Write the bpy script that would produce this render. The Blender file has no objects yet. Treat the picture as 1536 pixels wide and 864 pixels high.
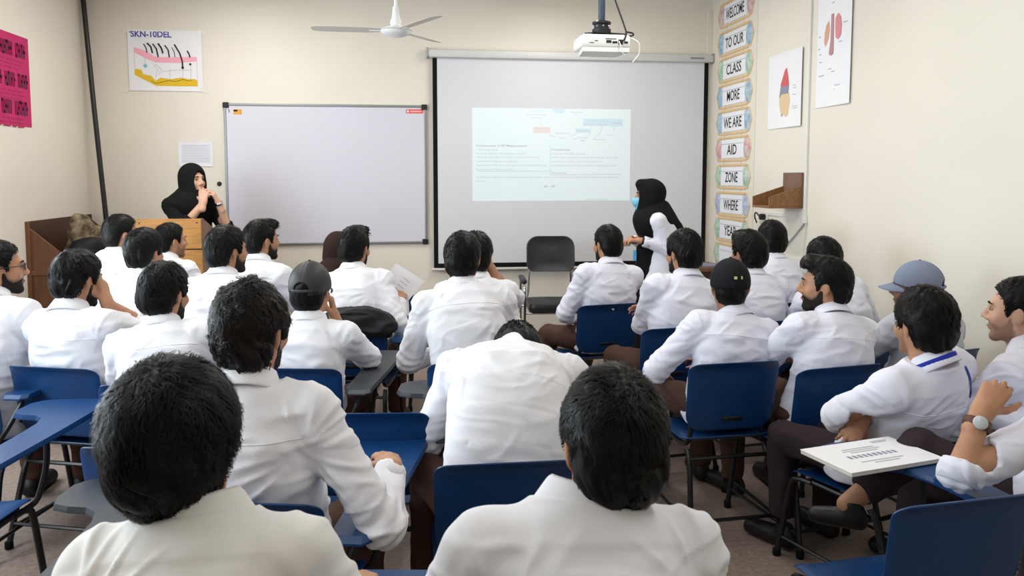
import bpy, bmesh, math, random
import numpy as np
from mathutils import Vector, Matrix, Euler
from mathutils.bvhtree import BVHTree

SC = bpy.context.scene
COL = SC.collection
R = math.radians
PI = math.pi

# ------------------------------------------------------------------ camera
cam_data = bpy.data.cameras.new('camera')
cam_data.sensor_fit = 'HORIZONTAL'
cam_data.sensor_width = 36.0
cam_data.lens = 36.0 * 1200.0 / 1536.0
cam_data.shift_y = -(432.0 - 362.05) / 1536.0
cam_data.clip_start = 0.05
cam = bpy.data.objects.new('camera', cam_data)
COL.objects.link(cam)
cam.location = (0, 0, 1.6)
cam.rotation_euler = (PI / 2 - 0.0809, 0.0, -0.132)
SC.camera = cam
cam_data.dof.use_dof = True
cam_data.dof.focus_distance = 4.2
cam_data.dof.aperture_fstop = 9.0

# ------------------------------------------------------------------ world and daylight
world = bpy.data.worlds.new('sky')
SC.world = world
world.use_nodes = True
wn = world.node_tree
wbg = wn.nodes['Background']
wbg.inputs['Color'].default_value = (0.75, 0.87, 1.0, 1)
wbg.inputs['Strength'].default_value = 1.5

ROOM_L, ROOM_R, ROOM_F, ROOM_B, ROOM_H = -2.81, 2.98, 7.63, -1.6, 3.31
WINDOWS = [(1.3, 3.0), (3.6, 5.3)]          # openings in the left wall, along Y
WIN_Z = (0.95, 2.55)

def area_light(name, loc, rot, sx, sy, power, color):
    d = bpy.data.lights.new(name, 'AREA')
    d.shape = 'RECTANGLE'; d.size = sx; d.size_y = sy
    d.energy = power; d.color = color
    o = bpy.data.objects.new(name, d)
    o.location = loc; o.rotation_euler = rot
    COL.objects.link(o)
    return o

WIN_POWER = 92
for y0, y1 in WINDOWS:                       # daylight entering through the two left windows
    area_light('window_daylight', (ROOM_L - 0.16, (y0 + y1) / 2, sum(WIN_Z) / 2), (0, -PI / 2, 0),
               WIN_Z[1] - WIN_Z[0], y1 - y0, WIN_POWER, (0.87, 0.94, 1.0))
FILL_POWER = (12.0, 19.0, 27.0)               # rear, middle and front pair
FILL_TUBES = [(-1.35, 1.3), (1.35, 1.3), (-1.35, 3.9), (1.35, 3.9), (-1.35, 6.2), (1.35, 6.2)]
for ti, (tx, ty) in enumerate(FILL_TUBES):                         # fill light, added as unseen ceiling battens
    area_light('fill_light', (tx, ty, ROOM_H - 0.085), (0, 0, 0), 0.07, 1.2, FILL_POWER[ti // 2], (1.0, 0.96, 0.91))

SC.view_settings.view_transform = 'Standard'
SC.view_settings.look = 'None'
SC.view_settings.gamma = 1.0
SC.view_settings.use_curve_mapping = False
SC.view_settings.exposure = 0.0

# ------------------------------------------------------------------ materials
def srgb(r, g, b):
    f = lambda c: (c / 12.92 if c <= 0.04045 else ((c + 0.055) / 1.055) ** 2.4)
    return (f(r / 255), f(g / 255), f(b / 255), 1.0)

def mat(name, color, rough=0.5, spec=0.5, metal=0.0, var=0.0, vscale=8.0, bump=0.0, bscale=60.0,
        stretch=None, sheen=0.0, sss=0.0, coat=0.0, detail=4.0, emit=0.0, color2=None, ecol=None):
    m = bpy.data.materials.new(name)
    m.use_nodes = True
    nt = m.node_tree
    b = nt.nodes['Principled BSDF']
    b.inputs['Base Color'].default_value = color
    b.inputs['Roughness'].default_value = rough
    b.inputs['Specular IOR Level'].default_value = spec
    b.inputs['Metallic'].default_value = metal
    if sheen: b.inputs['Sheen Weight'].default_value = sheen
    if coat: b.inputs['Coat Weight'].default_value = coat
    if sss:
        b.inputs['Subsurface Weight'].default_value = sss
        b.inputs['Subsurface Radius'].default_value = (0.02, 0.008, 0.004)
        b.inputs['Subsurface Scale'].default_value = 0.5
    if emit:
        b.inputs['Emission Color'].default_value = ecol or color
        b.inputs['Emission Strength'].default_value = emit
    if var or bump:
        tc = nt.nodes.new('ShaderNodeTexCoord')
        mp = nt.nodes.new('ShaderNodeMapping')
        nt.links.new(tc.outputs['Object'], mp.inputs['Vector'])
        if stretch: mp.inputs['Scale'].default_value = stretch
    if var:
        n = nt.nodes.new('ShaderNodeTexNoise')
        n.inputs['Scale'].default_value = vscale
        n.inputs['Detail'].default_value = detail
        nt.links.new(mp.outputs['Vector'], n.inputs['Vector'])
        mx = nt.nodes.new('ShaderNodeMix'); mx.data_type = 'RGBA'
        c2 = color2 if color2 else tuple(c * (1 - var) for c in color[:3]) + (1,)
        mx.inputs['A'].default_value = color; mx.inputs['B'].default_value = c2
        rp = nt.nodes.new('ShaderNodeMapRange')
        rp.inputs['From Min'].default_value = 0.35; rp.inputs['From Max'].default_value = 0.65
        nt.links.new(n.outputs['Fac'], rp.inputs['Value'])
        nt.links.new(rp.outputs['Result'], mx.inputs['Factor'])
        nt.links.new(mx.outputs['Result'], b.inputs['Base Color'])
    if bump:
        n2 = nt.nodes.new('ShaderNodeTexNoise')
        n2.inputs['Scale'].default_value = bscale
        n2.inputs['Detail'].default_value = 3.0
        nt.links.new(mp.outputs['Vector'], n2.inputs['Vector'])
        bp = nt.nodes.new('ShaderNodeBump')
        bp.inputs['Strength'].default_value = bump
        bp.inputs['Distance'].default_value = 0.01
        nt.links.new(n2.outputs['Fac'], bp.inputs['Height'])
        nt.links.new(bp.outputs['Normal'], b.inputs['Normal'])
    return m

M = {}
M['wall'] = mat('cream_paint', srgb(231, 225, 213), 0.7, 0.3, var=0.035, vscale=1.3, bump=0.05, bscale=25)
M['ceil'] = mat('ceiling_paint', srgb(240, 236, 228), 0.8, 0.2, var=0.02, vscale=2)
M['floor'] = mat('terrazzo', srgb(150, 132, 122), 0.55, 0.35, var=0.28, vscale=42, bump=0.05, bscale=90, detail=8)
M['shirt'] = mat('white_cotton', srgb(230, 230, 236), 0.85, 0.2, bump=0.07, bscale=22, sheen=0.1)
M['shirt_cool'] = mat('white_cotton_cool', srgb(226, 227, 240), 0.85, 0.2, bump=0.07, bscale=22, sheen=0.1)
M['shirt_shade'] = mat('white_cotton_shade', srgb(226, 223, 220), 0.85, 0.2, bump=0.07, bscale=22, sheen=0.1)  # white cotton with the nearest back's warm shade put into its colour
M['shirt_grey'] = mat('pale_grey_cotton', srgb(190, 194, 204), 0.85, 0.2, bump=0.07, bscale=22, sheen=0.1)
M['brown_trouser'] = mat('brown_twill', srgb(78, 56, 48), 0.9, 0.15, bump=0.1, bscale=40)
M['dark_trouser'] = mat('plum_black_twill', srgb(52, 42, 46), 0.9, 0.15, bump=0.1, bscale=40)
M['skin'] = mat('skin_tan', srgb(184, 136, 106), 0.5, 0.35, var=0.14, vscale=14, sss=0.08)
M['skin_dark'] = mat('skin_brown', srgb(150, 104, 80), 0.5, 0.35, var=0.14, vscale=14, sss=0.08)
M['skin_fair'] = mat('skin_fair', srgb(208, 164, 138), 0.5, 0.35, var=0.1, vscale=14, sss=0.08)
M['lip'] = mat('lip', srgb(150, 92, 80), 0.45, 0.4)
M['hair'] = mat('black_hair', srgb(10, 9, 9), 0.45, 0.16)
M['hair_brown'] = mat('dark_brown_hair', srgb(18, 13, 11), 0.45, 0.18)
M['beard'] = mat('beard_hair', srgb(34, 27, 24), 0.7, 0.2, bump=0.5, bscale=220)
M['stubble'] = mat('stubble', srgb(84, 60, 48), 0.7, 0.2, bump=0.4, bscale=260)
M['eye'] = mat('eye_white', srgb(160, 146, 136), 0.25, 0.5)
M['iris'] = mat('iris_brown', srgb(40, 26, 20), 0.2, 0.5)
M['black_cloth'] = mat('black_cloth', srgb(20, 20, 22), 0.9, 0.15, bump=0.12, bscale=30)
M['brown_cloth'] = mat('brown_hijab_cloth', srgb(48, 34, 30), 0.9, 0.15, bump=0.12, bscale=30)
M['navy_cap'] = mat('black_cap_cotton', srgb(22, 24, 28), 0.85, 0.2, bump=0.08, bscale=120)
M['char_cap'] = mat('charcoal_cap_leather', srgb(48, 48, 50), 0.5, 0.35, bump=0.06, bscale=60)
M['grey_cap'] = mat('blue_grey_cap_cotton', srgb(128, 138, 160), 0.85, 0.2, bump=0.08, bscale=120)
M['shoe'] = mat('black_shoe', srgb(16, 16, 18), 0.5, 0.4)
M['sole'] = mat('shoe_sole', srgb(30, 30, 30), 0.8, 0.2)
M['blue'] = mat('blue_plastic', srgb(14, 60, 110), 0.36, 0.45, var=0.12, vscale=5, bump=0.03, bscale=200)
M['black_tablet'] = mat('dark_grey_laminate', srgb(62, 66, 72), 0.42, 0.45, var=0.15, vscale=7)
M['steel'] = mat('black_painted_steel', srgb(20, 21, 24), 0.38, 0.5)
M['rubber'] = mat('rubber_foot', srgb(14, 14, 14), 0.8, 0.2)
M['chrome'] = mat('chrome', srgb(200, 200, 205), 0.2, 0.5, metal=1.0)
M['alu'] = mat('aluminium', srgb(150, 150, 152), 0.4, 0.5, metal=0.7)
M['blackvinyl'] = mat('black_vinyl', srgb(30, 33, 38), 0.38, 0.5, bump=0.12, bscale=35)
M['board'] = mat('whiteboard_enamel', srgb(214, 213, 224), 0.25, 0.4)
M['screen'] = mat('screen_fabric', srgb(216, 217, 222), 0.8, 0.2)
M['border'] = mat('screen_black_border', srgb(14, 15, 16), 0.8, 0.2)
M['housing'] = mat('screen_housing_white', srgb(208, 208, 206), 0.45, 0.4)
M['slide'] = mat('projected_light', srgb(212, 218, 222), 0.9, 0.1, emit=0.22, ecol=(0.72, 1.0, 0.98, 1))
M['slide_text'] = mat('slide_ink', srgb(196, 202, 206), 0.9, 0.1, emit=0.03, ecol=(0.62, 1.0, 1.0, 1))
M['slide_blue'] = mat('slide_blue', srgb(206, 212, 220), 0.9, 0.1, emit=0.2, ecol=(0.3, 0.8, 1.0, 1))
M['slide_orange'] = mat('slide_orange', srgb(212, 212, 212), 0.9, 0.1, emit=0.2, ecol=(1.0, 0.6, 0.4, 1))
M['fan'] = mat('white_enamel', srgb(236, 236, 234), 0.35, 0.5)
M['blade'] = mat('fan_blade_enamel', srgb(214, 208, 198), 0.45, 0.4)
M['projector'] = mat('projector_white', srgb(236, 236, 232), 0.45, 0.4)
M['dark'] = mat('dark_plastic', srgb(28, 29, 32), 0.5, 0.4)
M['gunmetal'] = mat('gunmetal_pole', srgb(74, 82, 98), 0.3, 0.5, metal=0.6)
M['cablew'] = mat('white_cable', srgb(228, 228, 222), 0.5, 0.4)
M['wood_light'] = mat('honey_pine', srgb(190, 134, 66), 0.45, 0.4, var=0.3, vscale=6, stretch=(1, 1, 9), bump=0.05, bscale=20)
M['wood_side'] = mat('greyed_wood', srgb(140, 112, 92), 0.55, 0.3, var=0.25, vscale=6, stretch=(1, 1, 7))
M['wood_dark'] = mat('dark_walnut', srgb(74, 48, 34), 0.5, 0.35, var=0.35, vscale=5, stretch=(6, 1, 1), bump=0.04, bscale=20)
M['wood_mid'] = mat('walnut_panel', srgb(122, 82, 56), 0.45, 0.35, var=0.3, vscale=5, stretch=(6, 6, 0.7), bump=0.04, bscale=20)
M['wood_shelf'] = mat('shelf_oak_brown', srgb(146, 104, 66), 0.45, 0.35, var=0.3, vscale=7, stretch=(1, 6, 6))
M['wood_back'] = mat('shelf_back_board', srgb(128, 98, 80), 0.5, 0.35, var=0.2, vscale=7)
M['paper'] = mat('white_paper', srgb(236, 236, 240), 0.8, 0.2)
M['paper_cream'] = mat('cream_chart_paper', srgb(232, 228, 216), 0.8, 0.2)
M['pink'] = mat('magenta_paper', srgb(192, 52, 106), 0.8, 0.2)
M['pink_ink'] = mat('pink_poster_ink', srgb(84, 26, 58), 0.8, 0.2)
M['pink_faint'] = mat('pink_poster_faint_ink', srgb(176, 50, 98), 0.8, 0.2)
M['ink'] = mat('black_ink', srgb(40, 40, 44), 0.7, 0.2)
M['ink_soft'] = mat('grey_pencil', srgb(176, 178, 186), 0.8, 0.2)
M['ink_blue'] = mat('blue_marker', srgb(84, 84, 160), 0.7, 0.2)
M['poster_pink'] = mat('poster_pink_layer', srgb(246, 178, 196), 0.8, 0.2)
M['poster_yellow'] = mat('poster_yellow_layer', srgb(226, 186, 50), 0.8, 0.2)
M['poster_sky'] = mat('poster_light_blue', srgb(130, 192, 216), 0.8, 0.2)
M['orange'] = mat('orange_line', srgb(224, 190, 144), 0.8, 0.2)
M['sticker_or'] = mat('orange_sticker', srgb(226, 160, 70), 0.6, 0.3)
M['sticker_red'] = mat('red_sticker', srgb(226, 96, 72), 0.6, 0.3)
M['kid_pink'] = mat('kidney_pink', srgb(218, 142, 150), 0.8, 0.2)
M['kid_tan'] = mat('kidney_tan', srgb(214, 166, 140), 0.8, 0.2)
M['kid_tube'] = mat('vessel_mauve', srgb(186, 140, 146), 0.8, 0.2)
M['heart_red'] = mat('drawing_red', srgb(208, 104, 108), 0.8, 0.2)
M['heart_blue'] = mat('drawing_slate', srgb(146, 144, 164), 0.8, 0.2)
M['heart_tan'] = mat('drawing_tan', srgb(222, 196, 158), 0.8, 0.2)
M['mask'] = mat('surgical_mask', srgb(128, 192, 222), 0.8, 0.2)
M['ribbon'] = mat('lanyard_blue', srgb(34, 52, 170), 0.7, 0.3)
M['badge'] = mat('id_card', srgb(226, 230, 236), 0.35, 0.5)
M['badge_blue'] = mat('id_card_blue', srgb(70, 160, 210), 0.35, 0.5)
M['leather'] = mat('brown_leather', srgb(86, 46, 30), 0.5, 0.4)
M['watchface'] = mat('watch_dial', srgb(190, 194, 196), 0.2, 0.5)
M['camo'] = mat('khaki_camouflage', srgb(150, 132, 108), 0.9, 0.15, var=0.6, vscale=20, color2=srgb(74, 66, 46), bump=0.3, bscale=18)
M['bagblack'] = mat('black_nylon', srgb(24, 25, 30), 0.65, 0.3, bump=0.2, bscale=30)
M['glassrim'] = mat('spectacle_frame', srgb(18, 18, 20), 0.3, 0.5)
M['glass'] = mat('spectacle_lens', srgb(150, 150, 155), 0.1, 0.5)
M['yellow_mark'] = mat('cap_patch_yellow', srgb(206, 206, 120), 0.8, 0.2)
M['skirting'] = mat('skirting_paint', srgb(176, 164, 146), 0.6, 0.3)
M['tube'] = mat('fill_tube', (1, 0.96, 0.9, 1), 0.4, 0.3, emit=4.0)  # glow of the added, unseen fill battens
M['winframe'] = mat('window_aluminium', srgb(170, 172, 174), 0.4, 0.4)
M['corner_trim'] = mat('corner_strip_paint', srgb(226, 220, 206), 0.6, 0.3)
M['conduit'] = mat('white_conduit', srgb(228, 226, 220), 0.5, 0.4)
M['gem_red'] = mat('card_red', srgb(200, 146, 150), 0.8, 0.2, var=0.5, vscale=18, color2=srgb(206, 200, 196))
M['gem_blue'] = mat('card_blue', srgb(136, 168, 194), 0.8, 0.2, var=0.5, vscale=18, color2=srgb(190, 206, 214))
M['gem_green'] = mat('card_green', srgb(146, 184, 164), 0.8, 0.2, var=0.5, vscale=18, color2=srgb(196, 210, 198))
M['gem_lilac'] = mat('card_lilac', srgb(160, 170, 200), 0.8, 0.2, var=0.5, vscale=18, color2=srgb(200, 208, 222))

for k in ('skin', 'skin_dark', 'skin_fair'):            # beard shadow: darker skin where the mesh carries it
    nt = M[k].node_tree; bs_ = nt.nodes['Principled BSDF']; src = bs_.inputs['Base Color'].links[0].from_socket
    at_ = nt.nodes.new('ShaderNodeAttribute'); at_.attribute_name = 'beard_shadow'
    mx_ = nt.nodes.new('ShaderNodeMix'); mx_.data_type = 'RGBA'; mx_.inputs['B'].default_value = srgb(46, 34, 29)
    nt.links.new(at_.outputs['Fac'], mx_.inputs['Factor']); nt.links.new(src, mx_.inputs['A']); nt.links.new(mx_.outputs['Result'], bs_.inputs['Base Color'])

# window pane: clear glass
gm = bpy.data.materials.new('window_glass'); gm.use_nodes = True
gnt = gm.node_tree; gnt.nodes.remove(gnt.nodes['Principled BSDF'])
tr = gnt.nodes.new('ShaderNodeBsdfTransparent'); tr.inputs['Color'].default_value = (0.95, 0.97, 0.97, 1)
gnt.links.new(tr.outputs[0], gnt.nodes['Material Output'].inputs['Surface'])
M['pane'] = gm

# ------------------------------------------------------------------ generic helpers
def mesh_np(name, V, F, material, parent=None, smooth=True):
    """one mesh object from numpy vertices and a list/array of faces"""
    me = bpy.data.meshes.new(name)
    V = np.asarray(V, dtype=np.float32)
    if isinstance(F, np.ndarray):
        nf, k = F.shape
        me.vertices.add(len(V)); me.vertices.foreach_set('co', V.ravel())
        me.loops.add(nf * k); me.loops.foreach_set('vertex_index', F.astype(np.int32).ravel())
        me.polygons.add(nf)
        me.polygons.foreach_set('loop_start', np.arange(0, nf * k, k, dtype=np.int32))
        me.update(calc_edges=True)
    else:
        me.from_pydata(V.tolist(), [], [list(f) for f in F])
    if smooth:
        me.polygons.foreach_set('use_smooth', np.ones(len(me.polygons), dtype=bool))
    me.update()
    return link(name, me, material, parent)

def link(name, me, material, parent=None):
    o = bpy.data.objects.new(name, me)
    COL.objects.link(o)
    if material is not None:
        me.materials.clear()
        me.materials.append(M[material] if isinstance(material, str) else material)
    if parent is not None:
        o.parent = parent
    return o

def empty(name, loc=(0, 0, 0), rz=0.0):
    o = bpy.data.objects.new(name, None)
    o.empty_display_size = 0.1
    o.location = loc; o.rotation_euler = (0, 0, rz)
    COL.objects.link(o)
    return o

def tag(o, label=None, cat=None, group=None, kind=None):
    if label: o['label'] = label
    if cat: o['category'] = cat
    if group: o['group'] = group
    if kind: o['kind'] = kind
    return o

class MB:
    """collects shapes into one mesh"""
    def __init__(s): s.V = []; s.F = []
    def add(s, V, F):
        n = len(s.V); s.V += [tuple(map(float, v)) for v in V]; s.F += [tuple(i + n for i in f) for f in F]; return s
    def box(s, lo, hi, bev=0.0, mtx=None):
        bm = bmesh.new()
        bmesh.ops.create_cube(bm, size=1)
        c = [(a + b) / 2 for a, b in zip(lo, hi)]; d = [abs(b - a) for a, b in zip(lo, hi)]
        for v in bm.verts: v.co = Vector((v.co.x * d[0] + c[0], v.co.y * d[1] + c[1], v.co.z * d[2] + c[2]))
        if bev > 0:
            bmesh.ops.bevel(bm, geom=bm.edges[:], offset=min(bev, min(d) * 0.45), segments=2, affect='EDGES', profile=0.5)
        if mtx is not None: bm.transform(mtx)
        bm.verts.index_update()
        s.add([v.co[:] for v in bm.verts], [[v.index for v in f.verts] for f in bm.faces]); bm.free(); return s
    def tube(s, pts, r, n=8, caps=True):
        V, F = tube_geo(pts, r, n, caps); return s.add(V, F)
    def lathe(s, prof, n=24, axis=(0, 0, 1), at=(0, 0, 0)):
        V, F = lathe_geo(prof, n); q = Vector((0, 0, 1)).rotation_difference(Vector(axis))
        return s.add([tuple(q @ Vector(v) + Vector(at)) for v in V], F)
    def prism(s, poly, z0, z1, mtx=None):
        n = len(poly); V = [(x, y, z0) for x, y in poly] + [(x, y, z1) for x, y in poly]
        F = [list(range(n))[::-1], [i + n for i in range(n)]] + [[i, (i + 1) % n, (i + 1) % n + n, i + n] for i in range(n)]
        if mtx is not None: V = [tuple(mtx @ Vector(v)) for v in V]
        return s.add(V, F)
    def build(s, name, material, parent=None, smooth=False):
        o = mesh_np(name, np.array(s.V, dtype=np.float32), s.F, material, parent, smooth)
        if smooth:
            fix_smooth(o.data)
        return o

def fix_smooth(me, ang=40):
    """mark sharp edges so bevelled and lathed shapes shade cleanly"""
    bm = bmesh.new(); bm.from_mesh(me)
    bmesh.ops.recalc_face_normals(bm, faces=bm.faces[:])
    for e in bm.edges:
        e.smooth = not (len(e.link_faces) == 2 and e.calc_face_angle(0) > R(ang))
    bm.to_mesh(me); bm.free()

def tube_geo(pts, r, n=8, caps=True):
    P = [Vector(p) for p in pts]; rr = r if isinstance(r, (list, tuple)) else [r] * len(P)
    V = []; F = []
    t0 = (P[1] - P[0]).normalized()
    up = Vector((0, 0, 1)) if abs(t0.z) < 0.9 else Vector((1, 0, 0))
    u = t0.cross(up).normalized()
    for i, p in enumerate(P):
        t = (P[min(i + 1, len(P) - 1)] - P[max(i - 1, 0)]).normalized()
        u = (u - t * u.dot(t)).normalized(); w = t.cross(u)
        for k in range(n):
            a = 2 * PI * k / n
            V.append(p + (u * math.cos(a) + w * math.sin(a)) * rr[i])
    for i in range(len(P) - 1):
        for k in range(n):
            F.append((i * n + k, i * n + (k + 1) % n, (i + 1) * n + (k + 1) % n, (i + 1) * n + k))
    if caps:
        F.append(tuple(range(n))[::-1]); F.append(tuple((len(P) - 1) * n + k for k in range(n)))
    return [tuple(v) for v in V], F

def lathe_geo(prof, n=24):
    V = []; F = []
    for r, z in prof:
        for k in range(n):
            a = 2 * PI * k / n; V.append((r * math.cos(a), r * math.sin(a), z))
    for i in range(len(prof) - 1):
        for k in range(n):
            F.append((i * n + k, i * n + (k + 1) % n, (i + 1) * n + (k + 1) % n, (i + 1) * n + k))
    F.append(tuple(range(n))[::-1]); F.append(tuple((len(prof) - 1) * n + k for k in range(n)))
    return V, F

def bez(pts, n=8):
    """smooth polyline through the points (Catmull-Rom)"""
    P = [Vector(p) for p in pts]; P = [P[0] * 2 - P[1]] + P + [P[-1] * 2 - P[-2]]
    out = []
    for i in range(1, len(P) - 2):
        for k in range(n):
            t = k / n
            out.append(0.5 * ((2 * P[i]) + (-P[i - 1] + P[i + 1]) * t + (2 * P[i - 1] - 5 * P[i] + 4 * P[i + 1] - P[i + 2]) * t * t
                              + (-P[i - 1] + 3 * P[i] - 3 * P[i + 1] + P[i + 2]) * t ** 3))
    out.append(P[-2]); return out

def rounded_rect(w, h, r, seg=5):
    """outline of a rounded rectangle (list of 2D points), r may be a 4-tuple: right-top, left-top, left-bottom, right-bottom"""
    rr = r if isinstance(r, (list, tuple)) else [r] * 4
    out = []
    for (sx, sy, a0), q in zip(((1, 1, 0), (-1, 1, 90), (-1, -1, 180), (1, -1, 270)), rr):
        cx, cy = sx * (w / 2 - q), sy * (h / 2 - q)
        for k in range(seg + 1):
            a = R(a0 + 90 * k / seg); out.append((cx + q * math.cos(a), cy + q * math.sin(a)))
    return out

def panel_geo(outline, surf, th, rings=(0.0, 0.35, 0.7, 0.9, 0.97, 1.0), edge=None, center=None):
    """a closed curved plate: outline in 2D, surf(x, y) -> 3D point on the front side and its normal is estimated; th its thickness"""
    O = np.array(outline); c = np.array(center) if center is not None else O.mean(0)
    n = len(O); V = []; F = []
    def pn(x, y):
        e = 1e-3; p = np.array(surf(x, y)); a = np.array(surf(x + e, y)) - p; b = np.array(surf(x, y + e)) - p
        m = np.cross(a, b); return p, m / np.linalg.norm(m)
    for side in (0, 1):
        for i, s in enumerate(rings[1:]):
            for q in O:
                x, y = c + (q - c) * s
                p, m = pn(x, y)
                rnd = 0.35 * th if s == 1.0 else 0.0
                off = (edge(s) if edge else 0.0)
                V.append(p + m * (off + (-rnd if side == 0 else -th + rnd)))
        p, m = pn(*c); V.append(p + m * (0 if side == 0 else -th))
    nr = len(rings) - 1; per = nr * n + 1
    for side in (0, 1):
        b = side * per; cidx = b + nr * n
        for k in range(n):
            f = (cidx, b + k, b + (k + 1) % n); F.append(f if side == 0 else f[::-1])
        for i in range(nr - 1):
            for k in range(n):
                f = (b + i * n + k, b + (i + 1) * n + k, b + (i + 1) * n + (k + 1) % n, b + i * n + (k + 1) % n)
                F.append(f if side == 0 else f[::-1])
    o0 = (nr - 1) * n; o1 = per + (nr - 1) * n
    for k in range(n):
        F.append((o0 + k, o1 + k, o1 + (k + 1) % n, o0 + (k + 1) % n))
    return [tuple(v) for v in V], F

def text(body, size, loc, rot, material, parent, name='lettering', align='CENTER', extrude=0.0004, sx=1.0, shear=0.0, bold=0.0):
    cu = bpy.data.curves.new(name, 'FONT')
    cu.body = body; cu.size = size; cu.align_x = align; cu.align_y = 'CENTER'; cu.extrude = extrude; cu.shear = shear; cu.offset = bold
    cu.resolution_u = 3
    o = bpy.data.objects.new(name, cu); COL.objects.link(o)
    dg = bpy.context.evaluated_depsgraph_get()
    me = bpy.data.meshes.new_from_object(o.evaluated_get(dg)); me.name = name
    bpy.data.objects.remove(o)
    o = link(name, me, material, parent)
    o.location = loc; o.rotation_euler = rot; o.scale = (sx, 1, 1)
    return o
# ------------------------------------------------------------------ implicit-surface modelling (numpy)
f32 = np.float32
def v3(*a): return np.array(a, dtype=np.float64)
def unit(v): return np.asarray(v, float) / max(1e-9, np.linalg.norm(v))
def rotm(yaw=0, pitch=0, roll=0):
    """yaw about z (left +), pitch about x (looking up +), roll about y (tilt to the right +); degrees"""
    return np.array(Matrix.Rotation(R(yaw), 3, 'Z') @ Matrix.Rotation(R(pitch), 3, 'X') @ Matrix.Rotation(R(roll), 3, 'Y'))

def vnoise(P, seed=0):
    P = np.asarray(P, dtype=np.float64)
    i = np.floor(P).astype(np.int64); f = P - i; f = f * f * (3 - 2 * f)
    def h(a, b, c):
        n = (i[:, 0] + a) * 374761393 + (i[:, 1] + b) * 668265263 + (i[:, 2] + c) * 1442695041 + seed * 974711
        n = (n ^ (n >> 13)) * 1274126177; n = n & 0x7fffffff
        return ((n ^ (n >> 16)) & 0xffff) / 65535.0
    x, y, z = f.T
    l = lambda a, b, t: a + (b - a) * t
    return l(l(l(h(0, 0, 0), h(1, 0, 0), x), l(h(0, 1, 0), h(1, 1, 0), x), y),
             l(l(h(0, 0, 1), h(1, 0, 1), x), l(h(0, 1, 1), h(1, 1, 1), x), y), z) * 2 - 1

def smin(a, b, k):
    h = np.clip(0.5 + 0.5 * (b - a) / k, 0, 1); return b + (a - b) * h - k * h * (1 - h)
def smax(a, b, k): return -smin(-a, -b, k)

class SDF:
    def __init__(s): s.ops = []
    def cone(s, a, b, ra, rb, k=0.01):
        s.ops.append(('c', np.asarray(a, f32), np.asarray(b, f32), ra, rb, k)); return s
    def ell(s, c, r, rot=None, k=0.01, sub=False):
        s.ops.append(('s' if sub else 'e', np.asarray(c, f32), np.asarray(r, f32), None if rot is None else np.asarray(rot, f32), 0, k)); return s
    def tube(s, S, L, a, b, k=0.02, m=2.4):
        s.ops.append(('t', np.asarray(S, f32), np.asarray(L, f32), np.asarray(a, f32), np.asarray(b, f32), k, m)); return s
    def group(s, sub, rot, org, cen, rad, k=0.01):
        s.ops.append(('g', sub, np.asarray(rot, f32), np.asarray(org, f32), np.asarray(cen, f32), rad, k)); return s
    def func(s, fn, mode='max', k=0.005):
        s.ops.append(('f', fn, mode, k)); return s
    def __call__(s, P):
        d = np.full(len(P), 9.0, f32)
        for o in s.ops:
            t = o[0]
            if t == 'c':
                _, a, b, ra, rb, k = o
                ab = b - a; L2 = max(1e-9, float(ab @ ab)); w = P - a
                u = np.clip((w @ ab) / L2, 0, 1)
                w -= u[:, None] * ab
                e = np.sqrt(np.einsum('ij,ij->i', w, w)) - (ra + (rb - ra) * u)
                d = smin(d, e, k)
            elif t in 'es':
                _, c, r, rot, _, k = o
                w = P - c
                if rot is not None: w = w @ rot
                k0 = np.sqrt((w * w / (r * r)).sum(1)); k1 = np.sqrt((w * w / (r ** 4)).sum(1)) + 1e-6
                e = k0 * (k0 - 1) / k1
                d = smin(d, e, k) if t == 'e' else smax(d, -e, k)
            elif t == 't':
                _, S, L, a, b, k, m = o
                best = np.full(len(P), 1e9, f32); ll = np.zeros(len(P), f32); dd = ll.copy(); aa = ll + 1; bb = ll + 1; ax = ll.copy()
                n = len(S) - 1
                for i in range(n):
                    ab = S[i + 1] - S[i]; L2 = float(ab @ ab); T = ab / math.sqrt(L2)
                    w = P - S[i]; u = np.clip((w @ ab) / L2, 0, 1); w = w - u[:, None] * ab
                    q = np.einsum('ij,ij->i', w, w); g = q < best
                    lat = L[i] + u[:, None] * (L[i + 1] - L[i])
                    lat = lat - (lat @ T)[:, None] * T; lat /= np.linalg.norm(lat, axis=1)[:, None]
                    fw = np.cross(T[None, :], lat) * -1
                    best = np.where(g, q, best); ll = np.where(g, np.einsum('ij,ij->i', w, lat), ll)
                    dd = np.where(g, np.einsum('ij,ij->i', w, fw), dd); ax = np.where(g, w @ T, ax)
                    aa = np.where(g, a[i] + u * (a[i + 1] - a[i]), aa); bb = np.where(g, b[i] + u * (b[i + 1] - b[i]), bb)
                kk = (np.abs(ll / aa) ** m + np.abs(dd / bb) ** m + np.abs(ax / (0.6 * bb)) ** m + 1e-9) ** (1 / m)
                d = smin(d, (kk - 1) * np.minimum(aa, bb), k)
            elif t == 'g':
                _, sub, rot, org, cen, rad, k = o
                db = np.linalg.norm(P - cen, axis=1) - rad
                e = (db + 0.03).astype(f32); mk = db < 0
                if mk.any():
                    e[mk] = sub((P[mk] - org) @ rot)
                d = smin(d, e, k)
            elif t == 'f':
                e = o[1](P)
                d = smax(d, e, o[3]) if o[2] == 'max' else smin(d, e, o[3])
        return d

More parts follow.
